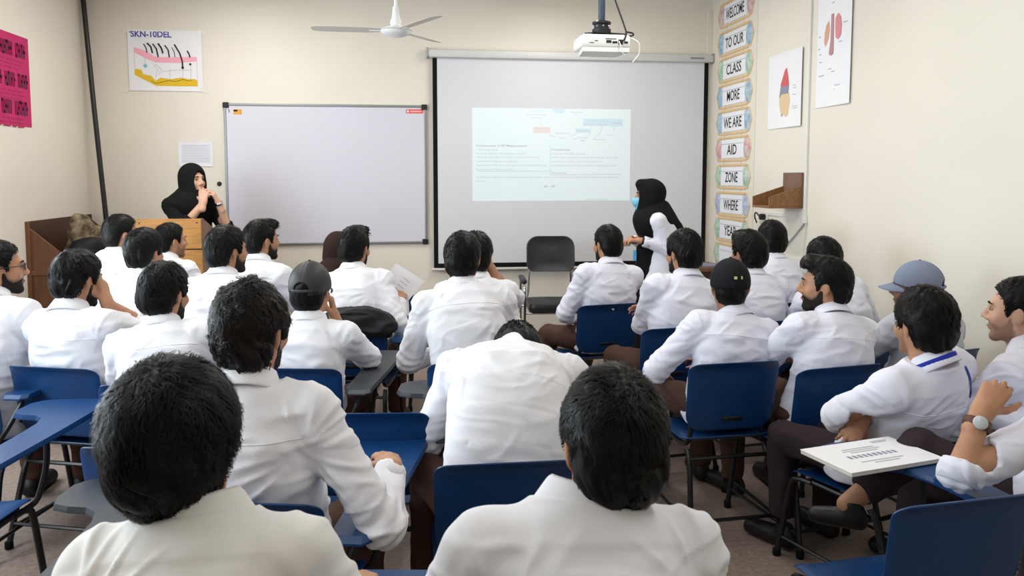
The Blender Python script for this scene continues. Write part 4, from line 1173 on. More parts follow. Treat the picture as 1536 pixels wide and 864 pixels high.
for q in (-1, 1):
    MB().tube([(q * 0.19, -0.004, 3.2), (q * 0.19, -0.004, 0.72)], 0.003, 5).build('hanging_cord', 'ink_soft', wc)

# wall shelf (open wooden tray on the right wall)
ws = empty('wall_shelf', (XR, 5.86, 1.36), -PI / 2); tag(ws, 'small open wooden box shelf on the right wall with tall back board', 'shelf')
wv = 0.15; dp = 0.27
MB().box((-wv, -0.02, 0), (wv, -0.001, 0.27), 0.003).build('back_board', 'wood_back', ws)
MB().box((-wv, -dp, 0), (wv, -0.02, 0.016), 0.002).build('bottom_board', 'wood_shelf', ws)
for x in (-wv, wv - 0.016):
    MB().prism([(-dp, 0.016), (-0.02, 0.016), (-0.02, 0.165), (-dp, 0.085)], x, x + 0.016, Matrix(((0, 0, 1, 0), (1, 0, 0, 0), (0, 1, 0, 0), (0, 0, 0, 1)))).build('side_board', 'wood_shelf', ws)
# conduit, socket and cable on the right wall
cd = empty('conduit', (XR, 5.66, 1.28)); tag(cd, 'thin white vertical conduit with junction box on right wall', 'conduit')
MB().box((-0.018, -0.013, 0.03), (0, 0.013, 2.03), 0.003).build('duct', 'conduit', cd)
MB().box((-0.022, -0.028, -0.03), (0, 0.028, 0.03), 0.004).build('junction_box', 'conduit', cd)
MB().tube(bez([(-0.012, 0, -0.03), (-0.014, 0.25, -0.20), (-0.016, 0.55, -0.36), (-0.02, 0.8, -0.6)]), 0.006, 6).build('cable', 'ink_soft', cd)
MB().tube(bez([(-0.012, -0.02, -0.03), (-0.02, 0.05, -0.5), (-0.015, 0.16, -1.1)]), 0.004, 6).build('cable', 'conduit', cd)
MB().box((-0.008, 0.13, -0.0), (0, 0.68, 0.028), 0.002).build('label_strip', 'conduit', cd)
so_ = empty('wall_socket', (XR, 6.36, 1.26)); tag(so_, 'white power socket with a black plug under the wall shelf', 'socket')
MB().box((-0.012, -0.075, -0.05), (0, 0.075, 0.05), 0.005).build('plate', 'conduit', so_)
MB().box((-0.06, -0.05, -0.02), (-0.012, -0.005, 0.03), 0.012).build('plug', 'dark', so_)
MB().tube(bez([(-0.05, -0.02, 0.0), (-0.07, 0.02, 0.04), (-0.06, 0.06, 0.0), (-0.04, 0.06, -0.05)]), 0.006, 6).build('cable', 'dark', so_)

# ---- left wall: magenta poster, wooden bin with a bag in it, leaning black pole
pk = empty('pink_poster', (XL, 6.0, 2.30), PI / 2); tag(pk, 'bright magenta poster with dark lettering on left wall', 'poster')
V, F = panel_geo(rounded_rect(1.10, 0.66, 0.004, 1), lambda x, z: (x, -0.004, z), 0.0015)
mesh_np('sheet', np.array(V), F, 'pink', pk, False)
rp = random.Random(5)
for row, (z, hgt) in enumerate(((0.22, 0.10), (0.0, 0.10), (-0.2, 0.10))):
    x = -0.5
    while x < 0.42 - 0.02 * row:
        wlen = rp.choice((0.10, 0.16, 0.2)); n = int(wlen / 0.022); mb = MB()
        for i in range(n):
            xx = x + i * 0.022; yy = -0.0062
            mb.box((xx, yy, z - hgt / 2), (xx + 0.009, yy + 0.001, z + hgt / 2))
            if rp.random() < 0.8:
                zz = z + rp.choice((-0.42, 0, 0.42)) * hgt; mb.box((xx, yy, zz - 0.011), (xx + 0.021, yy + 0.001, zz + 0.011))
        mb.build('bold_word', 'pink_ink', pk); x += wlen + 0.035
    for j in range(3):
        x = -0.48
        while x < 0.40:
            wl_ = rp.uniform(0.05, 0.12); yy = -0.0052
            MB().box((x, yy - 0.0008, z - 0.085 - j * 0.028), (x + wl_, yy, z - 0.075 - j * 0.028)).build('small_print', 'pink_faint', pk); x += wl_ + 0.025

bn = empty('wooden_bin', (XL, 6.376, 0)); tag(bn, 'dark brown wooden open-top bin with sloping sides in the left corner', 'cabinet')
BL = 1.22; BD = 0.52
MB().box((0.002, 0, 0), (0.022, BL, 1.265), 0.003).build('back_panel', 'wood_dark', bn)
for y in (0.0, BL - 0.02):
    MB().prism([(0.022, 0), (BD, 0), (BD, 0.78), (0.022, 1.215)], y, y + 0.02, Matrix(((1, 0, 0, 0), (0, 0, 1, 0), (0, 1, 0, 0), (0, 0, 0, 1)))).build('side_panel', 'wood_mid', bn)
    MB().box((0.022, y - 0.012 if y == 0 else y + 0.02, 0.86), (BD, y if y == 0 else y + 0.032, 0.895), 0.004).build('side_batten', 'wood_mid', bn)
MB().box((BD - 0.02, 0.02, 0), (BD, BL - 0.02, 0.78), 0.003).build('front_panel', 'wood_mid', bn)
MB().box((0.022, 0.02, 0.70), (BD - 0.02, BL - 0.02, 0.72)).build('shelf_board', 'wood_dark', bn)
MB().box((0.0, -0.014, 0), (0.03, 0, 1.265), 0.003).build('edge_strip', 'wood_mid', bn)
# bag with camouflage cloth and straps
bg = empty('camouflage_bag', (XL + 0.27, 6.86, 0.72)); tag(bg, 'crumpled khaki camouflage bag with black straps lying in the wooden bin', 'bag')
s = SDF(); s.ell((0.0, 0.10, 0.20), (0.17, 0.34, 0.19), k=0.05); s.cone((0.02, -0.15, 0.30), (0.03, -0.26, 0.52), 0.14, 0.06, 0.06); s.cone((0.02, -0.18, 0.42), (0.03, 0.12, 0.36), 0.09, 0.10, 0.06); s.ell((0.04, 0.32, 0.28), (0.14, 0.18, 0.16), k=0.06)
s.func(lambda P: (-P[:, 2]).astype(f32), 'max', 0.02)
V, Q = surface(s, (-0.3, -0.5, -0.03), (0.35, 0.65, 0.68), 0.012); N = vnormals(V, Q)
V = V + N * (0.020 * (1 - 2 * np.abs(vnoise(V * v3(9, 9, 12), 5))) + 0.010 * vnoise(V * 22, 6))[:, None]
V[:, 0] = np.clip(V[:, 0], -0.235, 0.215)
mesh_np('bag_body', V, Q, 'camo', bg)
s = SDF(); s.ell((0.06, -0.28, 0.20), (0.13, 0.15, 0.20), k=0.04); s.cone((0.12, -0.32, 0.34), (0.17, -0.05, 0.33), 0.06, 0.05, 0.04); s.cone((0.17, -0.05, 0.33), (0.15, 0.3, 0.26), 0.05, 0.05, 0.04)
s.func(lambda P: (-P[:, 2]).astype(f32), 'max', 0.02)
V, Q = surface(s, (-0.3, -0.5, -0.03), (0.35, 0.6, 0.55), 0.012); N = vnormals(V, Q)
V = V + N * (0.012 * (1 - 2 * np.abs(vnoise(V * v3(12, 9, 12), 15))))[:, None]
V[:, 0] = np.clip(V[:, 0], -0.235, 0.222)
mesh_np('black_pouch', V, Q, 'bagblack', bg)
MB().tube(bez([(0.1, -0.4, 0.1), (0.17, -0.3, 0.28), (0.19, -0.1, 0.2), (0.2, 0.12, 0.32), (0.18, 0.3, 0.24)]), 0.012, 6).build('strap', 'ink', bg, True)
for pts in ([(0.15, -0.36, 0.12), (0.2, -0.3, 0.3), (0.17, -0.16, 0.2)],):
    MB().tube(bez(pts), 0.006, 5).build('zip_piping', 'ink_soft', bg, True)

pole = empty('leaning_pole', (-1.88 - 0.70, 7.5, 0)); tag(pole, 'long thin black pole leaning in the left front corner', 'pole')
MB().tube([(-0.19, 0.06, 3.28), (-0.115, 0.02, 2.2), (0.012, -0.07, 0.725)], 0.021, 10).build('shaft', 'steel', pole, True)
MB().lathe([(0.024, 0), (0.026, 0.01), (0.026, 0.05), (0.022, 0.06)], 12, (0, 0, 1), (0.012, -0.07, 0.722)).build('end_cap', 'rubber', pole, True)
MB().tube([(-0.05, 0.04, 3.27), (-0.21, 0.05, 3.25)], 0.035, 10).build('top_bracket', 'steel', pole, True)
pole.location = (-2.59, 7.5, 0)

# ---- lectern
lc = empty('lectern', (-1.757, 6.25, 0)); tag(lc, 'honey-coloured wooden lectern in front of the standing teacher', 'lectern')
LW, LD, LH = 0.235, 0.40, 1.285
MB().box((-LW, 0, 0), (LW, 0.018, 1.05), 0.002).build('lower_front_panel', 'wood_light', lc)
MB().box((-LW, -0.012, 1.06), (LW, 0.012, LH), 0.003).build('upper_front_panel', 'wood_light', lc)
MB().box((-LW, 0.004, 1.045), (LW, 0.012, 1.065)).build('joint_strip', 'wood_dark', lc)
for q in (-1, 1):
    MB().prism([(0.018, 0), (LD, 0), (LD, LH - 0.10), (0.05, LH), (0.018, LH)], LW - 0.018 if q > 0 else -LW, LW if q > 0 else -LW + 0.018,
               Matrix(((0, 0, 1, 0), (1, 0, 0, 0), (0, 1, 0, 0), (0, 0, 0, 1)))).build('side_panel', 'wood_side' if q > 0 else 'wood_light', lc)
MB().box((-LW + 0.018, 0.02, LH - 0.13), (LW - 0.018, LD, LH - 0.11), 0.002).build('desk_board', 'wood_dark', lc)
MB().box((-LW + 0.018, 0.02, 0.55), (LW - 0.018, LD - 0.02, 0.57)).build('shelf', 'wood_dark', lc)
for x, z in ((-LW + 0.03, LH - 0.03), (LW - 0.03, LH - 0.03)):
    MB().lathe([(0.006, 0), (0.005, 0.002), (0.001, 0.003)], 8, (0, -1, 0), (x, -0.012, z)).build('screw', 'dark', lc)

# ---- ceiling fan
fn = empty('ceiling_fan', (-0.058, 6.17, 2.69)); tag(fn, 'white three-bladed ceiling fan hanging above the whiteboard', 'ceiling fan')
MB().tube([(0, 0, 0.14), (0, 0, ROOM_H - 2.69)], 0.013, 10).build('down_rod', 'fan', fn, True)
MB().lathe([(0.012, 0.185), (0.022, 0.175), (0.030, 0.10), (0.045, 0.055), (0.045, 0.05), (0.012, 0.048)], 24).build('lower_canopy', 'fan', fn, True)
MB().lathe([(0.02, 0.03), (0.04, 0.05), (0.042, 0.032), (0.07, 0.026), (0.108, 0.012), (0.118, 0.0), (0.115, -0.012), (0.085, -0.034), (0.04, -0.046), (0.015, -0.05), (0.002, -0.052)], 32).build('motor_housing', 'fan', fn, True)
MB().lathe([(0.1185, 0.004), (0.1195, 0.002), (0.1195, -0.002), (0.1185, -0.004)], 32).build('motor_ring', 'ink_soft', fn, True)
MB().lathe([(0.06, ROOM_H - 2.69), (0.055, ROOM_H - 2.75), (0.02, ROOM_H - 2.78)], 20).build('ceiling_canopy', 'fan', fn, True)
blade_me = None
for i, a in enumerate((178, 298, 58)):
    if blade_me is None:
        out = [(0.11, -0.04), (0.2, -0.055), (0.45, -0.062), (0.60, -0.055), (0.625, -0.03), (0.628, 0.03), (0.6, 0.052), (0.45, 0.058), (0.2, 0.05), (0.11, 0.035)]
        V, F = panel_geo(out, lambda x, y: (x, y, 0.004 + 0.17 * y + 0.012 * (x - 0.1)), 0.004, center=(0.37, 0)); 
        bo = mesh_np('blade', np.array(V), F, 'blade', fn, False); blade_me = bo.data
        br = MB().box((0.09, -0.018, -0.006), (0.2, 0.018, 0.002), 0.003).build('blade_bracket', 'fan', bo); br_me = br.data
    else:
        bo = link('blade', blade_me, None, fn); br = link('blade_bracket', br_me, None, bo)
    bo.rotation_euler = (0, 0, R(a))

# ---- projector on its ceiling pole
pj = empty('projector', (1.174, 4.767, 2.36)); tag(pj, 'white video projector hanging from a grey ceiling pole', 'projector')
o = [(-0.155, 0.115), (-0.135, -0.115), (0.145, -0.115), (0.16, 0.115)]
b_ = MB().box((-0.15, -0.12, -0.005), (0.15, 0.12, 0.072), 0.02).build('case', 'projector', pj, True)
MB().prism([(-0.14, -0.115), (0.14, -0.115), (0.115, 0.10), (-0.115, 0.10)], -0.03, -0.004).build('case_bottom', 'projector', pj)
MB().lathe([(0.035, 0), (0.035, 0.02), (0.02, 0.024), (0.002, 0.022)], 20, (0, 1, 0), (0.07, 0.12, 0.035)).build('lens', 'dark', pj, True)
for x0, x1, z0, z1 in ((0.0, 0.03, 0.02, 0.036), (0.036, 0.066, 0.018, 0.03), (0.072, 0.10, 0.012, 0.04), (0.108, 0.13, 0.018, 0.03), (-0.005, 0.06, 0.042, 0.046), (-0.1, -0.075, 0.018, 0.022), (-0.07, -0.05, 0.03, 0.034)):
    MB().box((x0, -0.1225, z0), (x1, -0.118, z1)).build('port', 'dark', b_)
MB().box((-0.12, -0.02, 0.078), (0.13, 0.03, 0.088), 0.003).build('mount_arm', 'dark', pj)
for q in (-1, 1): MB().tube([(q * 0.12, -0.09, 0.074), (q * 0.04, 0.0, 0.095), (q * 0.12, 0.09, 0.074)], 0.008, 6).build('mount_leg', 'dark', pj, True)
MB().lathe([(0.052, 0.09), (0.056, 0.1), (0.056, 0.118), (0.045, 0.122), (0.045, 0.145), (0.056, 0.149), (0.056, 0.16), (0.02, 0.172)], 24).build('swivel', 'dark', pj, True)
for x in (-0.035, 0, 0.035): MB().lathe([(0.006, 0), (0.004, 0.003), (0.0005, 0.004)], 8, (0, -1, 0), (x, -math.sqrt(max(0, 0.047 ** 2 - x * x)), 0.133)).build('bolt', 'chrome', pj)
MB().tube([(0, 0, 0.165), (0, 0, ROOM_H - 2.36)], 0.021, 14).build('pole', 'gunmetal', pj, True)
MB().tube(bez([(0.10, -0.13, 0.03), (0.115, -0.135, 0.07), (0.11, -0.1, 0.13), (0.07, -0.05, 0.28), (0.03, -0.03, 0.42), (0.024, -0.02, 0.6), (0.024, 0, 0.94)]), 0.005, 6).build('cable', 'dark', pj, True)
MB().tube(bez([(0.12, -0.1, 0.09), (0.17, -0.08, 0.085), (0.18, -0.03, 0.08), (0.13, 0.02, 0.085)]), 0.005, 6).build('cable', 'dark', pj, True)
MB().tube(bez([(0.15, -0.12, 0.05), (0.19, -0.14, 0.02), (0.195, -0.13, -0.04), (0.16, -0.12, -0.09)]), 0.004, 6).build('cable', 'cablew', pj, True)
MB().tube(bez([(0.075, -0.125, 0.03), (0.082, -0.14, 0.0), (0.10, -0.13, -0.045), (0.12, -0.1, -0.04)]), 0.003, 6).build('cable', 'cablew', pj, True)

# ---- black armchair by the screen
ac = empty('armchair', (1.29, 6.95, 0), R(180 - 4)); tag(ac, 'empty black padded office armchair with chrome frame below the screen', 'chair')
V, F = panel_geo(rounded_rect(0.445, 0.32, (0.10, 0.10, 0.07, 0.07)), lambda x, z: (x, -0.20 - 0.16 * (z + 0.16) + 0.22 * x * x, 0.895 + z), 0.05, edge=lambda s: 0.018 * (1 - s ** 3))
mesh_np('back_pad', np.array(V), F, 'blackvinyl', ac); fix_smooth(ac.children[0].data, 50)
V, F = panel_geo(rounded_rect(0.47, 0.45, 0.07), lambda x, y: (x, y + 0.02, 0.50), 0.07, edge=lambda s: 0.02 * (1 - s ** 3))
so2 = mesh_np('seat_pad', np.array(V), F, 'blackvinyl', ac); fix_smooth(so2.data, 50)
for q in (-1, 1):
    MB().tube(bez([(q * 0.27, 0.24, 0.0), (q * 0.27, 0.24, 0.55), (q * 0.27, 0.20, 0.665), (q * 0.27, 0.0, 0.675), (q * 0.27, -0.19, 0.67), (q * 0.27, -0.25, 0.60), (q * 0.27, -0.25, 0.0)], 5), 0.0125, 8).build('side_frame', 'chrome', ac, True)
    MB().tube(bez([(q * 0.27, -0.22, 0.40), (q * 0.2, -0.24, 0.55), (q * 0.19, -0.265, 0.9)], 4), 0.011, 8).build('back_upright', 'chrome', ac, True)
    MB().box((q * 0.27 - 0.025, -0.19, 0.675), (q * 0.27 + 0.025, 0.19, 0.71), 0.012).build('arm_pad', 'blackvinyl', ac, True)
MB().tube([(-0.27, 0.2, 0.42), (0.27, 0.2, 0.42)], 0.011, 8).build('cross_bar', 'chrome', ac, True)
MB().tube([(-0.27, -0.2, 0.42), (0.27, -0.2, 0.42)], 0.011, 8).build('cross_bar', 'chrome', ac, True)
MB().tube([(-0.27, -0.25, 0.16), (0.27, -0.25, 0.16)], 0.011, 8).build('cross_bar', 'chrome', ac, True)

# ---- dark side table in the right front corner with a thin pad on it
tb = empty('side_table', (2.80, 7.28, 0)); tag(tb, 'dark wooden side table in the corner under the word cards', 'table')
MB().box((-0.16, -0.27, 0.725), (0.17, 0.27, 0.76), 0.004).build('table_top', 'wood_mid', tb)
MB().box((-0.14, -0.25, 0.5), (0.15, 0.25, 0.725)).build('apron_box', 'wood_dark', tb)
for x in (-0.13, 0.12):
    for y in (-0.22, 0.2):
        MB().box((x, y, 0), (x + 0.04, y + 0.04, 0.5), 0.003).build('leg', 'wood_dark', tb)
pd = MB().box((2.68, 7.1, 0.76), (2.9, 7.35, 0.775), 0.003).build('writing_pad', 'heart_blue', None); tag(pd, 'thin bluish writing pad lying on the corner table', 'pad')

# ------------------------------------------------------------------ tablet-arm chairs
TAB_OUT = [(0.325, -0.20), (0.335, 0.20), (0.335, 0.52), (0.32, 0.565), (0.28, 0.58), (0.11, 0.575), (0.055, 0.56), (0.025, 0.52), (0.022, 0.42), (0.04, 0.375), (0.085, 0.355),
           (0.14, 0.345), (0.18, 0.31), (0.20, 0.24), (0.208, 0.1), (0.215, -0.20), (0.235, -0.225), (0.305, -0.225)]
def chair_parts(tablet='blue', mirror=False):
    root = empty('tablet_chair')
    # backrest: curved blue shell with a rolled lip
    def bs(x, z):
        w = 1.0 - 0.05 * (z < 0) * abs(z) / 0.16
        lip = -0.030 * max(0, (z - 0.115) / 0.045) ** 2
        return (-x * w, -0.205 - 0.16 * (z + 0.16) + 0.55 * x * x * 0.9 + lip, 0.645 + z)
    V, F = panel_geo(rounded_rect(0.425, 0.32, (0.045, 0.045, 0.075, 0.075), 6), bs, 0.011, rings=(0, 0.3, 0.6, 0.8, 0.9, 0.96, 1.0))
    o = mesh_np('backrest', np.array(V), F, 'blue', root); fix_smooth(o.data, 50)
    MB().box((-0.05, -0.226, 0.53), (0.05, -0.214, 0.55), 0.005).build('grip', 'steel', o, True)
    def ss(x, y):
        return (x, y + 0.01, 0.445 - 0.018 * math.cos(min(1, abs(x) / 0.2) * PI / 2) - 0.03 * max(0, (y - 0.14) / 0.07) ** 2 + 0.02 * max(0, (-y - 0.14) / 0.07) ** 2)
    V, F = panel_geo(rounded_rect(0.42, 0.42, (0.06, 0.06, 0.05, 0.05), 5), ss, 0.011, rings=(0, 0.3, 0.6, 0.8, 0.92, 1.0))
    o = mesh_np('seat', np.array(V), F, 'blue', root); fix_smooth(o.data, 50)
    for q in (-1, 1):
        MB().tube(bez([(q * 0.19, 0.10, 0.405), (q * 0.192, 0.17, 0.398), (q * 0.195, 0.205, 0.36), (q * 0.205, 0.235, 0.15), (q * 0.212, 0.255, 0.02)], 4), 0.0125, 8).build('leg', 'steel', root, True)
        MB().tube(bez([(q * 0.185, -0.17, 0.395), (q * 0.19, -0.21, 0.33), (q * 0.205, -0.265, 0.12), (q * 0.212, -0.29, 0.02)], 4), 0.0125, 8).build('leg', 'steel', root, True)
        MB().tube(bez([(q * 0.185, 0.12, 0.408), (q * 0.182, -0.13, 0.41), (q * 0.172, -0.172, 0.47), (q * 0.168, -0.182, 0.58), (q * 0.165, -0.192, 0.66)], 4), 0.0115, 8).build('back_post', 'steel', root, True)
        MB().tube([(q * 0.207, 0.243, 0.10), (q * 0.209, -0.272, 0.09)], 0.008, 6).build('side_stretcher', 'steel', root, True)
        for y in (0.256, -0.291):
            MB().lathe([(0.015, 0), (0.017, 0.004), (0.017, 0.03), (0.0135, 0.035)], 8, (0, 0, 1), (q * 0.2125, y, 0)).build('rubber_foot', 'rubber', root, True)
    MB().tube([(-0.188, 0.13, 0.40), (0.188, 0.13, 0.40)], 0.009, 6).build('cross_bar', 'steel', root, True)
    MB().tube([(-0.192, -0.20, 0.36), (0.192, -0.20, 0.36)], 0.009, 6).build('cross_bar', 'steel', root, True)
    MB().tube([(-0.207, -0.27, 0.105), (0.207, -0.27, 0.105)], 0.008, 6).build('rear_stretcher', 'steel', root, True)
    if tablet:
        out = TAB_OUT if tablet != 'blue_short' else [(x, y if y < 0.15 else y - 0.115) for x, y in TAB_OUT]
        q = -1 if mirror else 1
        V, F = panel_geo(out, lambda x, y: (x, y, 0.695), 0.02, rings=(0, 0.5, 0.85, 0.97, 1.0), edge=lambda s: -0.006 if s == 1.0 else 0, center=(0.24, 0.36))
        V = np.array(V); V[:, 0] *= q
        if mirror: F = [f[::-1] for f in F]
        o = mesh_np('writing_tablet', V, F, 'black_tablet' if tablet == 'black' else 'blue', root, False); fix_smooth(o.data, 30)
        MB().tube(bez([(q * 0.19, 0.16, 0.40), (q * 0.23, 0.18, 0.44), (q * 0.255, 0.2, 0.56), (q * 0.26, 0.2, 0.675)], 4), 0.011, 8).build('tablet_support', 'steel', root, True)
        MB().tube(bez([(q * 0.178, -0.215, 0.47), (q * 0.23, -0.2, 0.55), (q * 0.265, -0.16, 0.64), (q * 0.265, -0.1, 0.672), (q * 0.262, 0.42, 0.675)], 4), 0.011, 8).build('tablet_rail', 'steel', root, True)
    return root

CH_PROTO = {}
def chair(label, x, y, yaw, tablet='blue', group='blue tablet-arm chairs', sz=1.0):
    key = tablet
    if key not in CH_PROTO:
        r = chair_parts(tablet); CH_PROTO[key] = r
    else:
        src = CH_PROTO[key]; r = src.copy(); COL.objects.link(r)
        for ch in list(src.children):
            c = ch.copy(); COL.objects.link(c); c.parent = r
            for g in list(ch.children):
                d = g.copy(); COL.objects.link(d); d.parent = c
    r.location = (x, y, 0); r.rotation_euler = (0, 0, R(yaw)); r.scale = (1, 1, sz)
    tag(r, label, 'chair', group)
    return r
# ------------------------------------------------------------------ people and the chairs they sit on (metres; origin below the camera)
def hs(vol=0.014, strands=900, **k):
    d = dict(vol=vol, strands=strands); d.update(k); return d
SHORT = hs(0.011, 900, length=0.032, clump=0.004)
THICK = hs(0.018, 1200, length=0.04, clump=0.007)
WAVY = hs(0.020, 1500, length=0.05, clump=0.009, curl=0.7, freq=30)
QUIFF = hs(0.013, 1100, quiff=0.012, length=0.04, clump=0.005)
FACE_R = dict(w=(0.085, 0.085, -0.10), head=True, hint=(0.8, 0.2, -1), d=(-0.30, -0.1, 1), n=(1, 0.25, 0.2), curl=38)
CROSS = dict(R=dict(w=(0.01, 0.19, 0.80), hint=(0.7, 0.1, -0.7), n=(0.2, 0.6, 0.8)), L=dict(w=(0.10, 0.22, 0.76), hint=(-0.7, 0.1, -0.7), n=(-0.2, 0.6, 0.8)))
LAP = dict(R=dict(w=(0.10, 0.30, 0.66), hint=(0.7, -0.4, -0.5)))
def ring_on(P, side, along, r, material, name, dial=False):
    """a band around the wrist, with a dial on the back of the wrist if asked"""
    a = P['arms'][side]; d = unit(a['w'] - a['e']); Fm = frame_from(d, a['n']); c = a['w'] + d * along
    w = 0.012 if not dial else 0.014
    V, F = lathe_geo([(r, -w), (r + 0.003, -w), (r + 0.003, w), (r, w)], 20)
    V = np.array(V)[:, [0, 2, 1]] * v3(1, 1, 0.92); V = c + V @ Fm.T
    o = mesh_np(name, V, F[:-2], material, P['root'])
    if dial:
        V, F = lathe_geo([(0.019, 0), (0.020, 0.004), (0.017, 0.008), (0.001, 0.0085)], 20); V = np.array(V) + v3(0, 0, r * 0.92); V = c + V @ Fm.T
        mesh_np('watch_case', V, F, 'watchface', o)
    return o
def glasses_on(P):
    o = None
    for q in (-1, 1):
        pts = [(q * 0.031 + 0.021 * math.cos(a), 0.101 - 0.012 * abs(math.cos(a)) * (1 if q * math.cos(a) > 0 else 0), 0.008 + 0.016 * math.sin(a)) for a in np.linspace(0, 2 * PI, 15)]
        V, F = tube_geo(pts, 0.002, 5, False); r = mesh_np('spectacles' if o is None else 'rim', P['hp_'](np.array(V)), F, 'glassrim', P['root'] if o is None else o)
        if o is None: o = r
        V, F = tube_geo([(q * 0.052, 0.092, 0.012), (q * 0.078, 0.04, 0.012), (q * 0.083, -0.015, 0.008)], 0.002, 5); mesh_np('temple_arm', P['hp_'](np.array(V)), F, 'glassrim', o)
    V, F = tube_geo([(-0.010, 0.103, 0.014), (0, 0.106, 0.016), (0.010, 0.103, 0.014)], 0.002, 5); mesh_np('bridge', P['hp_'](np.array(V)), F, 'glassrim', o)
p1 = person('bespectacled man in white shirt at the left edge of the picture', (-1.844, 3.765), -12, (-1.823, 3.863, 1.184), hy=-58, hair=SHORT, beard=0.8, skin='skin', seed=1, arms=LAP)
glasses_on(p1)
chair('blue chair under the bespectacled man at the left edge', -1.844, 3.765, -12, 'blue')
p2 = person('bearded man on the left resting his forehead on his raised right hand', (-1.418, 3.798), -18, (-1.447, 3.758, 1.138), hy=-30, hp=-8, hair=THICK, beard=1.0, seed=2, yoke=True, arms=dict(R=FACE_R), cuff=(1, 0.45), h=0.008)
chair('blue chair with pale lit edge under the man resting his head on his hand', -1.418, 3.798, -18, 'blue')
p3 = person('man in white shirt leaning forward beside the wooden bin', (-1.88, 5.156), -30, (-1.78, 5.329, 1.232), hy=-50, hair=SHORT, beard=0.9, seed=3, arms=LAP, bulge=0.07)
chair('blue chair under the man leaning beside the wooden bin', -1.88, 5.156, -30, 'blue')
p4 = person('man with wavy black hair in front of the lectern, partly hidden', (-1.486, 4.608), -14, (-1.457, 4.724, 1.171), hy=-24, hair=WAVY, seed=4)
chair('blue chair under the wavy-haired man in front of the lectern', -1.486, 4.608, -14, 'blue')
p5 = person('man turned right directly in front of the lectern', (-1.652, 5.712), -20, (-1.618, 5.806, 1.149), hy=-48, hair=SHORT, beard=0.5, seed=5)
chair('blue chair under the man right before the lectern', -1.652, 5.712, -20, 'blue')
p6 = person('curly-haired man in white shirt behind the foreground curly man', (-0.965, 3.46), -4, (-1.018, 3.547, 1.098), hy=-24, hp=-4, hair=WAVY, beard=0.7, seed=6, yoke=True, h=0.008)
chair('blue chair under the curly-haired man in the third row', -0.965, 3.46, -4, 'blue')
p7 = person('man with full black beard left of the whiteboard corner', (-0.967, 4.26), -22, (-0.93, 4.353, 1.207), hy=-44, hair=THICK, beard=1.3, seed=7)
chair('blue chair under the full-bearded man', -0.967, 4.26, -22, 'blue')
p8 = person('man with swept-up hair and beard below the whiteboard corner', (-0.911, 4.961), -22, (-0.874, 5.054, 1.205), hy=-50, hair=QUIFF, beard=1.0, seed=8)
chair('blue chair under the man with swept-up hair', -0.911, 4.961, -22, 'blue')
p9 = person('man in charcoal cap resting his chin on his hand', (-0.444, 3.651), -10, (-0.427, 3.669, 1.082), hy=-14, hair=hs(0.010, 1200, nape=-0.022, length=0.045, curl=0.9, clump=0.004, below=0.0), seed=9, arms=dict(R=dict(w=(0.075, 0.10, -0.15), head=True, hint=(0.8, 0.1, -1), d=(-0.2, 0.1, 1), n=(1, 0.3, 0.2), curl=60)), cuff=(1,0.3), bulge=0.06)
add_cap(p9, 'char_cap', opening=True, brim=True)
chair('blue chair with black tablet under the man in the charcoal cap', -0.444, 3.651, -10, 'black')
p10 = person('curly-haired man in the left foreground with his hand on a blue tablet', (-0.37, 2.25), -12, (-0.406, 2.177, 1.185), hy=-20, hair=hs(0.019, 4200, length=0.05, curl=1.0, clump=0.014, freq=34, h=0.005, width=0.0034, lift=0.014, nape=-0.006), hairmat='hair_brown', beard=0.7, seed=10, yoke=True, h=0.006, hh=0.0055, shirt='shirt', arms=dict(R=dict(ww=(-0.05, 2.30, 0.765), ew=(-0.065, 2.04, 0.69), hw=(-0.085, 2.50, 0.745), n=(0.1, 0.0, 1), curl=32)), cuff=(1, 0.86), fold=1.2)
chair('blue chair under the curly-haired man in the left foreground', -0.37, 2.25, -12, 'blue')
p11 = person('man with shaggy black hair nearest the camera on the left', (-0.31, 1.27), -10, (-0.383, 1.381, 1.148), hy=-18, hr=-5, hair=hs(0.027, 8000, length=0.08, curl=0.5, clump=0.012, freq=24, h=0.0045, width=0.0028, lift=0.018, nape=-0.034, ear=0.9, overear=True), seed=11, yoke=True, h=0.0055, hh=0.0055, shirt='shirt_shade', fold=1.1, c7w=(-0.345, 1.34, 1.035), build=0.97)
chair('blue chair under the shaggy-haired man in the nearest row', -0.31, 1.27, -10, 'blue')
p12 = person('bearded man holding a white paper below the whiteboard', (-0.278, 4.702), -10, (-0.302, 4.824, 1.173), hy=-24, hair=QUIFF, beard=1.0, seed=12, arms=dict(R=dict(ww=(-0.04, 4.80, 0.85), ew=(-0.055, 4.60, 0.76), hint=(0.8, -0.2, -1), n=(0.3, -0.3, 1))))
chair('blue chair with a black jacket behind the man holding paper', -0.278, 4.702, -10, 'blue')
p13 = person('woman in dark brown headscarf hidden behind the man holding paper', (-0.472, 5.538), -8, (-0.464, 5.597, 1.082), hy=-10, hijab=True, seed=13, arms=LAP)
add_hijab(p13, 'brown_cloth', 0.22, 4)
chair('blue chair under the woman in brown headscarf', -0.472, 5.538, -8, 'blue')
p14 = person('broad-backed man in the centre leaning forward, seen from behind', (0.297, 3.653), 0, (0.27, 3.839, 1.202), hy=-12, hair=hs(0.014, 1300, length=0.04, curl=0.5, clump=0.006), seed=14, yoke=True, h=0.008, arms=dict(R=dict(w=(0.17, 0.42, 0.74), hint=(0.5, -0.2, -1)), L=dict(w=(-0.16, 0.34, 0.70), hint=(-0.5, -0.2, -1))), bulge=0.05, build=1.06)
chair('blue chair behind the broad-backed man in the centre', 0.297, 3.653, 0, 'blue')
